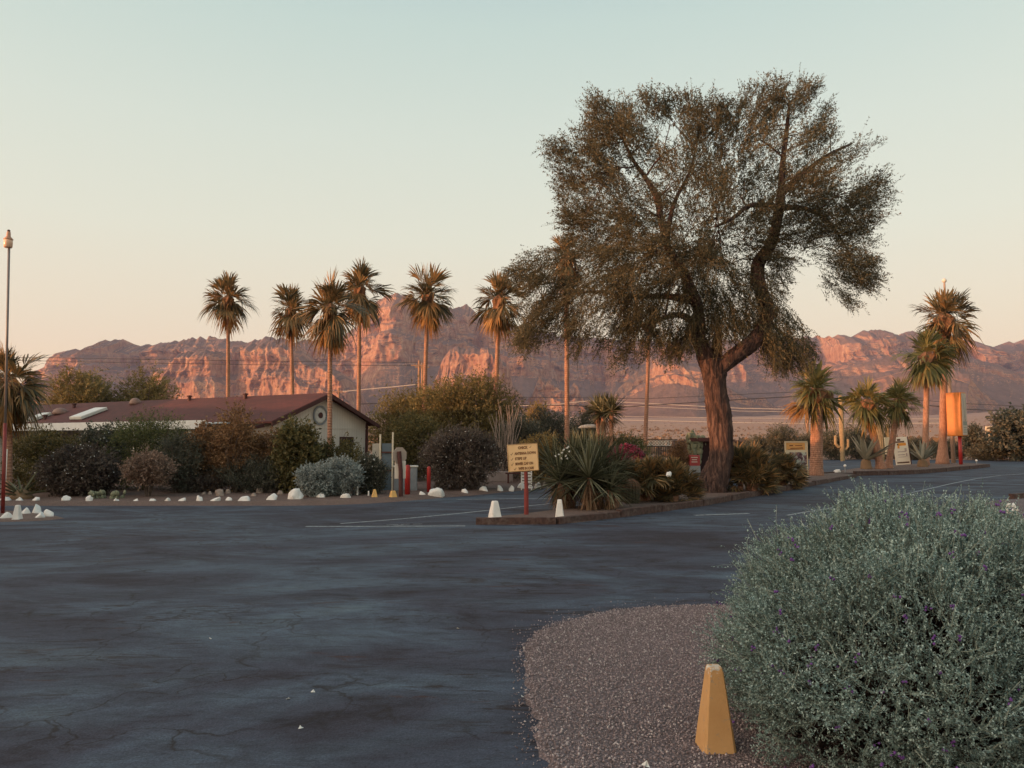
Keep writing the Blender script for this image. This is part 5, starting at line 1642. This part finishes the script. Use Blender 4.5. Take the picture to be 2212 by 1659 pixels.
def checklist():
    q = gnd(1137, 1120); Y = q.y
    S = Y / FPX
    root = thing('checklist_sign', (q.x, Y, .05), 'tilted yellow checklist sign on a dark red post at the island tip', 'sign')
    MB().tube([(0, .02, -.1), (0, .02, .62)], .052, 12).build('post', M['dark_red_paint'], root)
    MB().tube([(0, .02, .6), (-.02, .02, zat(975, Y))], .043, 12).build('post', M['dark_red_paint'], root)
    cz = zat(988.5, Y) - .05
    cx = (1130 - 1137) * S
    pm = plain('yellow sign board', (.80, .53, .27), .55, .08, 3, .05, dirt=(.66, .38, .15))
    w, h = 66 * S, 59 * S
    pn = MB().box((0, 0, 0), (w, .03, h)).build('panel', pm, root, bevel=.012)
    pn.location = (cx, -.045, cz); pn.rotation_euler = (0, -.06, .05)
    fm = plain('sign frame edge', (.66, .46, .22), .6, .1, 6, 0)
    mb = MB()
    for c_, s_ in (((0, 0, h / 2 - .008), (w - .02, .012, .008)), ((0, 0, -h / 2 + .014), (w - .02, .012, .008)), ((-w / 2 + .012, 0, 0), (.008, .012, h - .03)), ((w / 2 - .012, 0, 0), (.008, .012, h - .03))):
        mb.box((c_[0], -.018, c_[2]), s_)
    mb.build('border', plain('dark border', (.25, .11, .03), .7, .1, 5, 0), pn)
    ink = plain('brown ink', (.20, .085, .03), .7, .2, 5, 0)
    k = w / 480.0
    def T(body, x, y, sz, sx=1.0):
        text(body, sz * k, ink, pn, ((x - 240) * k, -.017, (215 - y) * k), bold=.0042, sx=sx)
    T('CHECK', 170, 78, 54, .82); check(pn, (345 - 240) * k, (215 - 72) * k, 36 * k, ink, -.018)
    T('ANTENNA DOWN', 112, 165, 56, .70); check(pn, (45 - 240) * k, (215 - 170) * k, 42 * k, ink, -.018)
    T('STEPS UP', 112, 245, 56, .80); check(pn, (45 - 240) * k, (215 - 252) * k, 42 * k, ink, -.018)
    T('SEWER CAP ON', 112, 325, 56, .70); check(pn, (45 - 240) * k, (215 - 330) * k, 42 * k, ink, -.018)
    T('WIFE IN CAR!', 160, 400, 54, .72); check(pn, (85 - 240) * k, (215 - 404) * k, 42 * k, ink, -.018)
checklist()

def stop_back():
    q = gnd(866, 1079); Y = q.y; S = Y / FPX
    root = thing('stop_sign', (q.x, Y, .06), 'back of an octagonal stop sign with a white plate below, on a dark brown post', 'sign', None, 0)
    x0 = lambda px: (px - 866) * S
    MB().tube([(0, 0, -.1), (x0(865), 0, .8), (x0(861), 0, zat(975, Y) - .06)], .065, 10).build('post', M['brown_post'], root)
    cz = zat(984, Y) - .06; r = 19 * S
    pm = plain('bare sign metal', (.42, .33, .27), .5, .06, 4, 0)
    V = [(r * math.cos(math.pi / 8 + k * math.pi / 4), -.0, r * math.sin(math.pi / 8 + k * math.pi / 4)) for k in range(8)]
    oc = MB().add([(x * 1.0, .0, z) for x, _, z in V] + [(x, .012, z) for x, _, z in V], [list(range(8))[::-1], list(range(8, 16))] + [[i, (i + 1) % 8, 8 + (i + 1) % 8, 8 + i] for i in range(8)]).build('octagon_plate', pm, root)
    oc.location = (x0(861.5), .08, cz); oc.rotation_euler = (0, 0, math.radians(42))
    pl = MB().box((0, 0, 0), (24 * S, .01, 38 * S)).build('lower_plate', plain('white plate', (.74, .66, .56), .5, .05, 4, 0), root, bevel=.01)
    pl.location = (x0(863), .075, zat(1015, Y) - .06); pl.rotation_euler = (0, 0, math.radians(20))
stop_back()
for px, yb, yt, r_, lab in ((880, 1074, 1009, .085, 'thick red steel post in front of the grey cabinet'), (926, 1069, 1012, .065, 'thinner red steel post between the cabinet and the oleander')):
    q = gnd(px, yb)
    h = zat(yt, q.y)
    mb = MB().lathe([(r_, -.1), (r_, h - .03), (r_ * .9, h - .005), (r_ * .5, h + .015), (.005, h + .02)], n=20)
    o = mb.build('steel_post', M['red_paint'], None, True)
    o.location = (q.x, q.y, .05)
    tag(o, lab, 'post', 'red steel posts')
# grey cabinet behind
q = gnd(877, 1067); S = (q.y + .5) / FPX
root = thing('utility_cabinet', ((877 - 1106) * S, q.y + .6, .05), 'grey metal utility cabinet with a pale lid behind the thick red post', 'cabinet', None, .15)
hh = zat(1012, q.y + .6)
MB().box((0, 0, hh / 2), (.78, .5, hh)).build('body', M['grey_metal'], root, bevel=.02)
MB().box((0, 0, hh + .025), (.84, .56, .05)).build('lid', M['pale_metal'], root, bevel=.01)
MB().box((.1, -.256, hh * .5), (.5, .012, hh * .8)).build('door', M['grey_metal'], root, bevel=.004)
# blue gate with white posts and side panel
Yg = 25.4; S = Yg / FPX
root = thing('panel_gate', ((836 - 1106) * S, Yg, 0), 'blue-grey panel gate between two tall white posts', 'gate')
x0 = lambda px: (px - 836) * S
mb_ = plain('blue-grey panel', (.085, .12, .15), .6, .12, 3, .05)
for (ya, yb) in ((958, 975.5), (978.5, 1014), (1018, 1060)):
    z1, z0 = zat(ya, Yg), max(.05, zat(yb, Yg))
    MB().box((x0(838), .02, (z0 + z1) / 2), (24 * S, .03, z1 - z0)).build('panel', mb_, root, bevel=.006)
for z_ in (977, 1016): MB().box((x0(838), -.01, zat(z_, Yg)), (25 * S, .07, .05)).build('rail', M['brown_post'], root)
for px, yt in ((822.5, 938), (849.5, 934)):
    MB().box((x0(px), -.02, zat(yt, Yg) / 2), (3.4 * S, .06, zat(yt, Yg))).build('gate_post', plain('cream post', (.62, .55, .42), .6, .06, 4, 0), root, bevel=.006)
o = MB().box((x0(813), .1, (zat(958, Yg) + .1) / 2), (17 * S, .04, zat(958, Yg) - .1)).build('side_panel', plain('pale ribbed panel', (.40, .38, .33), .7, .12, 9, .2), root)
o.rotation_euler = (0, 0, 0)

# banner board (left of short palm)
def banner():
    Y = gnd(1722, 1040).y; S = Y / FPX
    root = thing('banner_sign', ((1717 - 1106) * S, Y, .05), 'upright framed banner board with an orange heading, half hidden by the fan palm clump', 'sign')
    z1, z0 = zat(953, Y) - .05, zat(1030, Y) - .05
    w = 47 * S; h = z1 - z0; zc = (z0 + z1) / 2
    fr = plain('cream frame', (.66, .52, .34), .5, .05, 4, 0)
    MB().box((0, 0, zc), (w, .04, h)).build('panel', plain('cream banner', (.60, .53, .38), .6, .05, 3, 0), root)
    MB().box((-.02, -.024, z1 - h * .145), (w * .86, .006, h * .2)).build('heading_panel', plain('orange heading', (.66, .33, .10), .6, .06, 3, 0), root)
    for c_, s_ in (((0, z1 - .02), (w + .02, .04)), ((0, z0 + .02), (w + .02, .04)), ((-w / 2, zc), (.04, h - .06)), ((w / 2, zc), (.04, h - .06))):
        MB().box((c_[0], -.03, c_[1]), (s_[0], .05, s_[1])).build('frame', fr, root)
    ink = plain('banner ink', (.16, .05, .015), .7, .2, 5, 0)
    for (xx, zz, ww, hh_, tl) in ((-.19, .118, .16, .05, 0), (.10, .118, .30, .03, .02), (.02, .185, .55, .032, .05), (-.02, .215, .66, .022, .04)):
        MB().box((xx * 1.1, -.029, z1 - h * zz * 1.05), (ww, .004, hh_), ry=-tl).build('heading_mark', ink, root)
    # photograph panel: plain patches
    pm, t, b = nodes('banner picture')
    n = noise_of(t, OC(t), 4.5, 4, .6, .6)
    c = ramp_of(t, n, [(.38, (.035, .015, .02)), (.48, (.16, .08, .10)), (.56, (.40, .47, .42)), (.66, (.52, .47, .34))])
    L(t, c, b.inputs['Base Color'])
    MB().box((.08, -.026, z0 + h * .40), (w * .78, .006, h * .58)).build('picture_panel', pm, root)
    for s_ in (-1, 1): MB().box((s_ * w * .42, 0, z0 / 2), (.05, .05, z0)).build('leg', M['brown_post'], root)
    MB().box((w * .2, -.1, .02), (w * 1.3, .08, .05)).build('base_bar', M['brown_post'], root)
banner()
def aboard():
    Y = gnd(1945, 1010).y; S = Y / FPX
    root = thing('menu_board', ((1944 - 1106) * S, Y, .06), 'leaning white price board lit orange, between the leaning palm and the smaller agave', 'sign', None, -.05)
    z1, z0 = zat(944, Y) - .06, zat(1004, Y) - .06
    w = 31 * S; h = z1 - z0
    pn = MB().box((0, 0, 0), (w, .05, h)).build('panel', plain('white board', (.78, .68, .55), .5, .05, 3, 0), root, bevel=.02)
    pn.location = (0, 0, (z0 + z1) / 2); pn.rotation_euler = (-.08, -.07, 0)
    MB().box((w / 2 + .03, .03, 0), (.05, .12, h)).build('side_edge', M['brown_post'], pn)
    ink = plain('board ink', (.10, .04, .02), .7, .2, 5, 0); org = plain('board orange', (.75, .30, .04), .6, .1, 4, 0); gry = plain('board grey', (.48, .36, .31), .6, .1, 4, 0)
    for xx, zz, ww, hh_, mt in ((-.1, .40, .22, .07, ink), (-.05, .325, .62, .055, ink), (.08, .235, .55, .10, org), (-.2, .235, .12, .07, ink), (-.18, .14, .14, .10, org), (0, -.03, .55, .035, gry), (.28, .03, .14, .12, gry),
                               (-.05, -.14, .5, .03, gry), (.30, -.15, .08, .12, gry), (-.02, -.22, .5, .02, gry), (0, -.42, .82, .05, ink)):
        MB().box((xx * w, -.028, zz * h), (ww * w, .005, hh_ * h)).build('board_mark', mt, pn)
    MB().box((0, .1, .0), (w * 1.1, .3, .05)).build('base_bar', M['brown_post'], root)
    # second pale face seen left of palm trunk
    p2 = MB().box((0, 0, 0), (.35, .04, h * .62)).build('side_panel', plain('cream side', (.76, .62, .42), .5, .05, 3, 0), root)
    p2.location = (-w * .72 - .1, .25, z1 - h * .32); p2.rotation_euler = (0, -.05, .2)
aboard()
def pylon():
    q = gnd(2076, 1006); Y = q.y; S = Y / FPX
    root = thing('pylon_sign', (q.x, Y, .0), 'tall box sign with an orange end and a pale face on a red pole', 'sign', None, math.radians(-52))
    z1, z0 = zat(848, Y), zat(942, Y)
    MB().tube([(0, 0, -.1), (0, 0, z0 + .1)], .12, 14).build('pole', M['red_paint'], root, True)
    w, d_ = 1.0, .80
    org = plain('orange metal', (.50, .15, .012), .5, .12, 3, .05)
    # local x axis points away-right; front-left end is orange
    MB().box((-.15, 0, (z0 + z1) / 2), (w, d_, z1 - z0)).build('cabinet', org, root, bevel=.04)
    fc = plain('pale sign face', (.46, .38, .30), .5, .08, 3, 0)
    f_ = MB().box((.365, -.02, (z0 + z1) / 2), (.03, d_ * .9, (z1 - z0) * .95)).build('sign_face', fc, root)
    ink = plain('sign face ink', (.12, .08, .07), .6, .1, 5, 0)
    grn = plain('sign face green', (.22, .24, .20), .6, .1, 5, 0)
    H = z1 - z0; zc = (z0 + z1) / 2
    MB().add([(.383, -.22, zc + H * .38), (.383, -.15, zc + H * .38), (.383, .02, zc - H * .08), (.383, -.05, zc - H * .08)], [[0, 1, 2, 3]]).build('face_mark', grn, f_)
    MB().add([(.383, .18, zc + H * .38), (.383, .25, zc + H * .38), (.383, .09, zc - H * .08), (.383, .02, zc - H * .08)], [[0, 1, 2, 3]]).build('face_mark', grn, f_)
    MB().box((.385, .02, zc - H * .10), (.006, .10, H * .12), taper=.3).build('face_mark', ink, f_)
    MB().box((.385, 0, zc - H * .21), (.006, d_ * .8, H * .09)).build('face_mark', grn, f_)
    for k in range(3): MB().box((.385, 0, zc - H * (.31 + .05 * k)), (.006, d_ * .7, H * .02)).build('face_mark', grn, f_)
pylon()
def billboard():
    Y = 78; S = Y / FPX
    root = thing('billboard', ((2154 - 1106) * S, Y, 0), 'small cream billboard with a brown star emblem behind the dark bush at the right', 'billboard')
    zt, zb = zat(921, Y), zat(955, Y)
    w = 54 * S
    MB().box((0, 0, (zt + zb) / 2), (w, .1, zt - zb)).build('panel', plain('cream board', (.72, .58, .40), .6, .05, 3, 0), root, bevel=.04)
    ink = plain('billboard ink', (.28, .11, .03), .6, .2, 5, 0)
    # star-like emblem and word bar
    V = []
    c0 = (-w * .22, zt - (zt - zb) * .42)
    for k in range(10):
        r_ = .62 if k % 2 == 0 else .22
        a = math.pi / 2 + k * math.pi / 5
        V.append((c0[0] + r_ * math.cos(a), -.06, c0[1] + r_ * math.sin(a)))
    MB().add(V, [list(range(10))]).build('emblem', ink, root)
    MB().box((0, -.06, zb + .22), (w * .7, .01, .14)).build('word_bar', ink, root)
    MB().box((w * .2, -.06, zt - .55), (w * .4, .01, .22)).build('word_bar', ink, root)
    for s_ in (-1, 1): MB().box((s_ * w * .35, .1, zb / 2), (.18, .18, zb + .4)).build('leg', M['timber'], root)
billboard()

# ------------------------------------------------------------------ lamp post, flag pole, utility poles, wires
def lamp():
    q = gnd(6, 1112); Y = q.y; S = Y / FPX
    root = thing('lamp_post', (q.x, Y, 0), 'thin tall lamp post with a copper lantern head at the left edge', 'lamp post')
    zt = zat(535, Y)
    MB().tube([(0, 0, -.1), (-.055, 0, 2.2)], .042, 12).build('lower_pole', M['dark_red_paint'], root, True)
    LX = -.19
    MB().tube([(-.055, 0, 2.2), (LX, 0, zt + .2)], .029, 12).build('pole', plain('grey pole', (.20, .17, .16), .45, .1, 5, 0), root, True)
    cop = plain('copper lamp', (.50, .26, .16), .4, .1, 5, 0)
    MB().lathe([(.08, 0), (.095, .02), (.10, .14), (.095, .2)], (LX - .02, 0, zt), 16).build('lantern_glass', plain('lantern glass', (.75, .48, .33), .2, .05, 4, 0), root, True)
    MB().lathe([(.105, .2), (.105, .215), (.05, .28), (.045, .36), (.04, .4), (.03, .4)], (LX - .02, 0, zt), 16).build('lantern_cap', cop, root, True)
    MB().lathe([(.03, .4), (.035, .44), (.0, .46)], (LX - .02, 0, zt), 10).build('photocell', M['brown_post'], root)
lamp()
def flagpole():
    Yp = 55; S = Yp / FPX
    b = Vector(((2055 - 1106) * S, Yp, 0)); tpt = at(2040, 612, Yp)
    root = thing('flag_pole', b, 'tall bare flagpole with a ball finial, leaning beside the tall palm', 'pole')
    T = tpt - b
    MB().tube([(0, 0, -.1), (T.x * .5, 0, T.z * .5), (T.x, 0, T.z)], [.15, .13, .07], 12).build('pole', plain('weathered pole', (.36, .25, .19), .6, .15, 4, .1), root, True)
    MB().lathe([(.02, 0), (.14, .1), (.17, .2), (.14, .3), (.02, .4)], (T.x, 0, T.z), 12).build('finial', M['pale_metal'], root, True)
flagpole()
def upole(label, px, yt, Y, r=.16):
    b = Vector(((px - 1106) * Y / FPX, Y, .0))
    root = thing('utility_pole', b, label, 'utility pole', 'wooden utility poles')
    h = zat(yt, Y)
    MB().tube([(0, 0, -.1), (0, 0, h)], [r, r * .75], 10).build('pole', M['timber2'], root)
    MB().box((0, -.14, h - .5), (1.6, .1, .12)).build('crossarm', M['timber2'], root)
    for k in (-.7, -.25, .25, .7):
        MB().lathe([(.04, 0), (.06, .05), (.03, .12), (.01, .14)], (k, -.14, h - .44), 8).build('insulator', M['grey_metal'], root)
M['timber2'] = plain('light brown pole wood', (.33, .19, .12), .9, .25, 4, .3)  # plain light brown wood of the utility poles
upole('wooden utility pole just left of the palm in front of the peak', 904.5, 779, 75)
upole('second wooden utility pole hard against the palm in front of the peak', 911.5, 784, 84, .17)
upole('distant wooden utility pole behind the short palm by the banner', 1744, 795, 88)
upole('wooden utility pole above the leaning roof ridge right of the gable palm', 731, 838, 95)
def wire(label, pts, mat, r=.02, Y=85):
    P = [at(x, y, yy if len(t_) == 3 else Y) for t_ in pts for (x, y, yy) in [(t_[0], t_[1], t_[2] if len(t_) == 3 else Y)]]
    c = P[0]
    o = MB()
    Q = []
    for i in range(len(P) - 1):
        for k in range(6): Q.append(P[i].lerp(P[i + 1], k / 6))
    Q.append(P[-1])
    o.tube(Q, r, 5)
    ob = o.build('overhead_wire', mat)
    tag(ob, label, 'wire', 'overhead wires')
dk = plain('dark cable', (.04, .03, .03), .6, .1, 5, 0); lt = plain('bright cable', (.60, .48, .40), .5, .05, 5, 0)
wire('thick dark wire crossing behind the mesquite trunk and over the right road', [(775, 873), (905, 868), (1136, 874), (1350, 879), (1599, 863), (1744, 855), (1866, 865), (2008, 876), (2090, 884), (2260, 892)], dk, .05)
wire('thin dark wire just above the thick dark one', [(905, 850), (1136, 858), (1400, 861), (1641, 850), (1744, 846), (1900, 858), (2090, 872), (2260, 880)], dk, .028, 86)
wire('thin dark wire across the sky left of the mountain', [(-60, 771), (120, 773), (300, 776), (560, 780), (905, 783)], dk, .028, 84)
wire('lower thin dark wire across the sky left of the mountain', [(-60, 778), (120, 780), (300, 784), (560, 788), (905, 790)], dk, .028, 84)
wire('bright sunlit wire rising beside the gable towards the peak palm', [(740, 846), (790, 841), (847, 836), (905, 830)], lt, .05)
wire('bright sunlit wire right of the sixth palm below the dark wires', [(905, 880), (1138, 876), (1207, 873), (1270, 866), (1330, 868), (1600, 882), (1744, 885), (2000, 886)], lt, .045, 87)
wire('lower bright wire under the sunlit one', [(1340, 876), (1600, 888), (1744, 890), (2000, 889)], lt, .03, 88)
wire('faint bright wire midway down the desert plain', [(1140, 905), (1300, 899), (1600, 903), (1744, 904), (2050, 905)], lt, .028, 89)
wire('lowest bright wire close above the creosote bushes', [(1240, 906), (1380, 908), (1600, 913), (1744, 915), (2060, 914)], lt, .045, 90)

# ------------------------------------------------------------------ small structures in the middle distance
# flat-topped stone shade/table
Yt = 29; S = Yt / FPX
root = thing('mushroom_shelter', ((1277 - 1106) * S, Yt, 0), 'pale shallow domed cap on a squat post left of the tree yucca', 'shelter')
zc = zat(917, Yt)
MB().lathe([(.02, -.10), (.3, -.10), (.50, -.15), (.53, -.13), (.42, -.04), (.22, 0), (.02, .01)], (0, 0, zc), 24).build('cap', plain('pale cap', (.42, .36, .31), .8, .1, 4, .2), root, True)
MB().tube([(0, 0, 0), (0, 0, zc - .06)], [.17, .13], 12).build('post', plain('grey green post', (.14, .15, .12), .8, .2, 6, .2), root, True)
MB().box((.26, .0, (zc - .2) / 2), (.08, .08, zc - .2)).build('side_post', M['brown_post'], root)
# low wall + bench in gap
Yt = 30.5; S = Yt / FPX
o = MB().box(((1068 - 1106) * S, Yt, .30), (80 * S, .3, .42)).build('low_wall', plain('grey plaster', (.26, .22, .21), .9, .12, 3, .2), bevel=.02)
tag(o, 'low grey wall seen through the gap behind the checklist sign post', 'wall')
Yt = 29.5; S = Yt / FPX
root = thing('bench', ((1150 - 1106) * S - .6, Yt, .06), 'small dark bench beyond the checklist sign post, beside the low wall', 'bench')
MB().box((0, 0, .42), (.95, .3, .05)).build('seat', M['brown_post'], root)
for s_ in (-1, 1): MB().box((s_ * .36, 0, .2), (.07, .25, .4)).build('leg', M['brown_post'], root)
# white slatted board partly behind the yucca
Yt = 26.5; S = Yt / FPX
root = thing('slatted_board', ((1137 - 1106) * S + .0, Yt, .05), 'white slatted upright panel left of the yucca beyond the rocks', 'panel')
for k in range(7): MB().box((0, 0, .25 + k * .105), (.34, .03, .07), rx=.3).build('slat', M['white_paint'], root)
for s_ in (-1, 1): MB().box((s_ * .18, 0, .5), (.035, .05, 1.05)).build('stile', M['white_paint'], root)

# ornamental fence and stone wall beyond the fan palms
Yt = 40; S = Yt / FPX
root = thing('ornamental_fence', ((1415 - 1106) * S, Yt, 0), 'dark metal fence with a row of rings along its top, left of the stone wall', 'fence')
zt = zat(950, Yt)
MB().box((0, 0, zt), (92 * S, .06, .05)).build('top_rail', dk, root)
MB().box((0, 0, zt - .36), (92 * S, .06, .05)).build('rail', dk, root)
mbp = MB()
for k in range(24): mbp.box(((k - 11.5) * 92 * S / 24, 0, (zt - .38) / 2), (.035, .035, zt - .4))
mbp.build('bars', dk, root)
mbp = MB()
for k in range(14):
    cx = (k - 6.5) * 92 * S / 14
    pts = [(cx + .13 * math.cos(a * math.pi / 6), 0, zt - .18 + .13 * math.sin(a * math.pi / 6)) for a in range(13)]
    mbp.tube(pts, .022, 5, False)
mbp.build('rings', M['pale_metal'], root)
def stone_wall(label, x0, x1, ytop, Y):
    m, t, b = nodes('rubble stone wall')
    vo = N(t, 'ShaderNodeTexVoronoi'); vo.inputs['Scale'].default_value = 4.5
    L(t, mapping(t, OC(t), (1, 1, 1.5)), vo.inputs['Vector'])
    c = mixc(t, vo.outputs['Color'], (.28, .17, .13), (.14, .09, .075))
    e = ramp_of(t, vo.outputs['Distance'], [(.1, (1.2,) * 3), (.65, (.5,) * 3)])
    c = mixc(t, 1.0, c, e, 'MULTIPLY')
    L(t, c, b.inputs['Base Color']); b.inputs['Roughness'].default_value = .9
    inv = N(t, 'ShaderNodeMath', operation='SUBTRACT'); inv.inputs[0].default_value = 1; L(t, vo.outputs['Distance'], inv.inputs[1])
    bump(t, b, inv.outputs[0], 1.0, .08)
    S = Y / FPX; z = zat(ytop, Y)
    rng = random.Random(3)
    mb = MB(); n = 14
    V = []; F = []
    for k in range(n + 1):
        x = (x0 + (x1 - x0) * k / n - 1106) * S
        zz = z + rng.uniform(-.07, .07)
        V += [(x, Y - .2, 0), (x, Y - .2, zz), (x, Y + .2, zz), (x, Y + .2, 0)]
    for k in range(n):
        a = 4 * k
        F += [[a, a + 4, a + 5, a + 1], [a + 1, a + 5, a + 6, a + 2], [a + 2, a + 6, a + 7, a + 3]]
    F += [[0, 1, 2, 3], [4 * n + 3, 4 * n + 2, 4 * n + 1, 4 * n]]
    o = mb.add(V, F).build('stone_wall', m)
    tag(o, label, 'wall')
stone_wall('reddish rubble stone wall behind the red machine and the mesquite trunk', 1452, 1600, 951, 39)
# red and grey machine
q = gnd(1497, 1041); Y = 30; S = Y / FPX
root = thing('fuel_pump', ((1497 - 1106) * S, Y, .0), 'upright machine with a red top and a grey lower case left of the white bollard', 'pump')
z2, z1 = zat(983, Y), zat(1006, Y)
MB().box((0, 0, z1 / 2), (23 * S, .35, z1)).build('lower_case', plain('grey case', (.30, .33, .35), .5, .1, 4, 0), root, bevel=.01)
MB().box((0, 0, (z1 + z2) / 2 + .002), (22 * S, .34, z2 - z1)).build('upper_case', plain('red case', (.36, .05, .05), .5, .12, 4, 0), root, bevel=.015)
for k, ww in enumerate((.26, .2, .24)): MB().box((-.02, -.174, z2 - .09 - .09 * k), (ww, .004, .03)).build('face_mark', M['pale_metal'], root)
# dark kiosk behind
Y = 33; S = Y / FPX
root = thing('kiosk', ((1521 - 1106) * S, Y, 0), 'dark open-fronted kiosk with a dark red jamb behind the tall prickly pear', 'kiosk')
zt = zat(952, Y)
MB().box((0, .3, zt / 2), (36 * S, .5, zt - .02)).build('body', plain('kiosk inner shade', (.03, .012, .014), .9, .2, 4, 0), root)  # closed box; the shade inside the open front is put into its colour
MB().box((16.5 * S, -.02, zt / 2), (6 * S, .1, zt - .06)).build('jamb', M['dark_red_paint'], root)
MB().box((-2 * S, -.03, zt + .05), (62 * S, .35, .16)).build('roof_beam', M['brown_post'], root)
# pale concrete pad before the kiosk
o = MB().add([(*gnd(x, y).xy, .012) for x, y in ((1478, 1040), (1560, 1040), (1560, 1024), (1480, 1024))], [[0, 1, 2, 3]]).build('concrete_pad', plain('concrete pad', (.27, .24, .24), .9, .12, 2, .1))
tag(o, kind='structure')
# white plate on left palm and small sprinkler heads
q = at(12, 1005, 21.95)
o = MB().box((q.x, q.y, q.z), (.075, .02, .95)).build('marker_strip', M['white_paint'])
tag(o, 'white vertical strip fixed to the left palm trunk', 'strip')
for px, py, lab in ((2110, 1008, 'small white valve on the kerb end right of the pylon sign'), (2045, 1004, 'small white valve at the foot of the flagpole'), (1826, 1023, 'small pale valve left of the larger agave')):
    q = gnd(px, py + 1)
    rt = thing('valve_stand', (q.x, q.y, .06), lab, 'valve', 'small pipe stands')
    MB().tube([(0, 0, -.05), (0, 0, .34)], .03, 8).build('pipe', M['grey_metal'], rt)
    MB().lathe([(.05, 0), (.08, .05), (.05, .12), (.01, .13)], (0, 0, .32), 10).build('cap', M['white_paint'], rt)

# ------------------------------------------------------------------ unseen building shapes added behind the camera to throw the evening shade
sh = Vector((sdir.x, sdir.y, 0)).normalized()
pr = Vector((-sh.y, sh.x, 0))
stucco = plain('tan stucco', (.36, .27, .20), .9, .1, 2, .1)
rng = random.Random(9)
def back_blocker(s0, s1, dist, h, lab):
    c = sh * dist + pr * ((s0 + s1) / 2)
    root = thing('shade_blocker', (c.x, c.y, 0), lab, 'building', 'added shade blockers behind the viewer', math.atan2(pr.y, pr.x))
    Ln = s1 - s0
    MB().box((0, 0, (h - .9) / 2), (Ln, 6, h - .9)).build('wall', stucco, root)
    V = [(-Ln / 2, -3.5, h - .9), (Ln / 2, -3.5, h - .9), (Ln / 2, 3.5, h - .9), (-Ln / 2, 3.5, h - .9), (-Ln / 2 + .2, 0, h), (Ln / 2 - .2, 0, h)]
    MB().add(V, [[3, 2, 1, 0], [0, 1, 5, 4], [2, 3, 4, 5], [1, 2, 5], [3, 0, 4]]).build('roof', M['brown_post'], root)
back_blocker(-56, -38, 21, 4.9, 'building-shaped shade blocker added behind the viewer, far left wing')
back_blocker(-38, -23, 21.3, 4.3, 'building-shaped shade blocker added behind the viewer, left wing')
back_blocker(-23, 26, 13.5, 3.1, 'long building-shaped shade blocker added behind the viewer, main wing')

# ------------------------------------------------------------------ evening haze
hz = MB().box((0, 0, 0), (1, 1, 1)).build('haze', None)
hx0, hx1, hy0, hy1, hz0, hz1 = -3900, 3900, -320, 5250, -35, 740
hz.scale = (hx1 - hx0, hy1 - hy0, hz1 - hz0)
hz.location = ((hx0 + hx1) / 2, (hy0 + hy1) / 2, (hz0 + hz1) / 2)
hm = bpy.data.materials.new('haze air')
hm.use_nodes = True
ht = hm.node_tree
ht.nodes.clear()
pv = ht.nodes.new('ShaderNodeVolumePrincipled')
pv.inputs['Color'].default_value = (.62, .66, 1.0, 1)
pv.inputs['Density'].default_value = 5.5e-5
pv.inputs['Anisotropy'].default_value = 0.0
ho = ht.nodes.new('ShaderNodeOutputMaterial')
ht.links.new(pv.outputs[0], ho.inputs['Volume'])
hz.data.materials.append(hm)
tag(hz, 'thin evening haze in front of the mountains', kind='stuff')
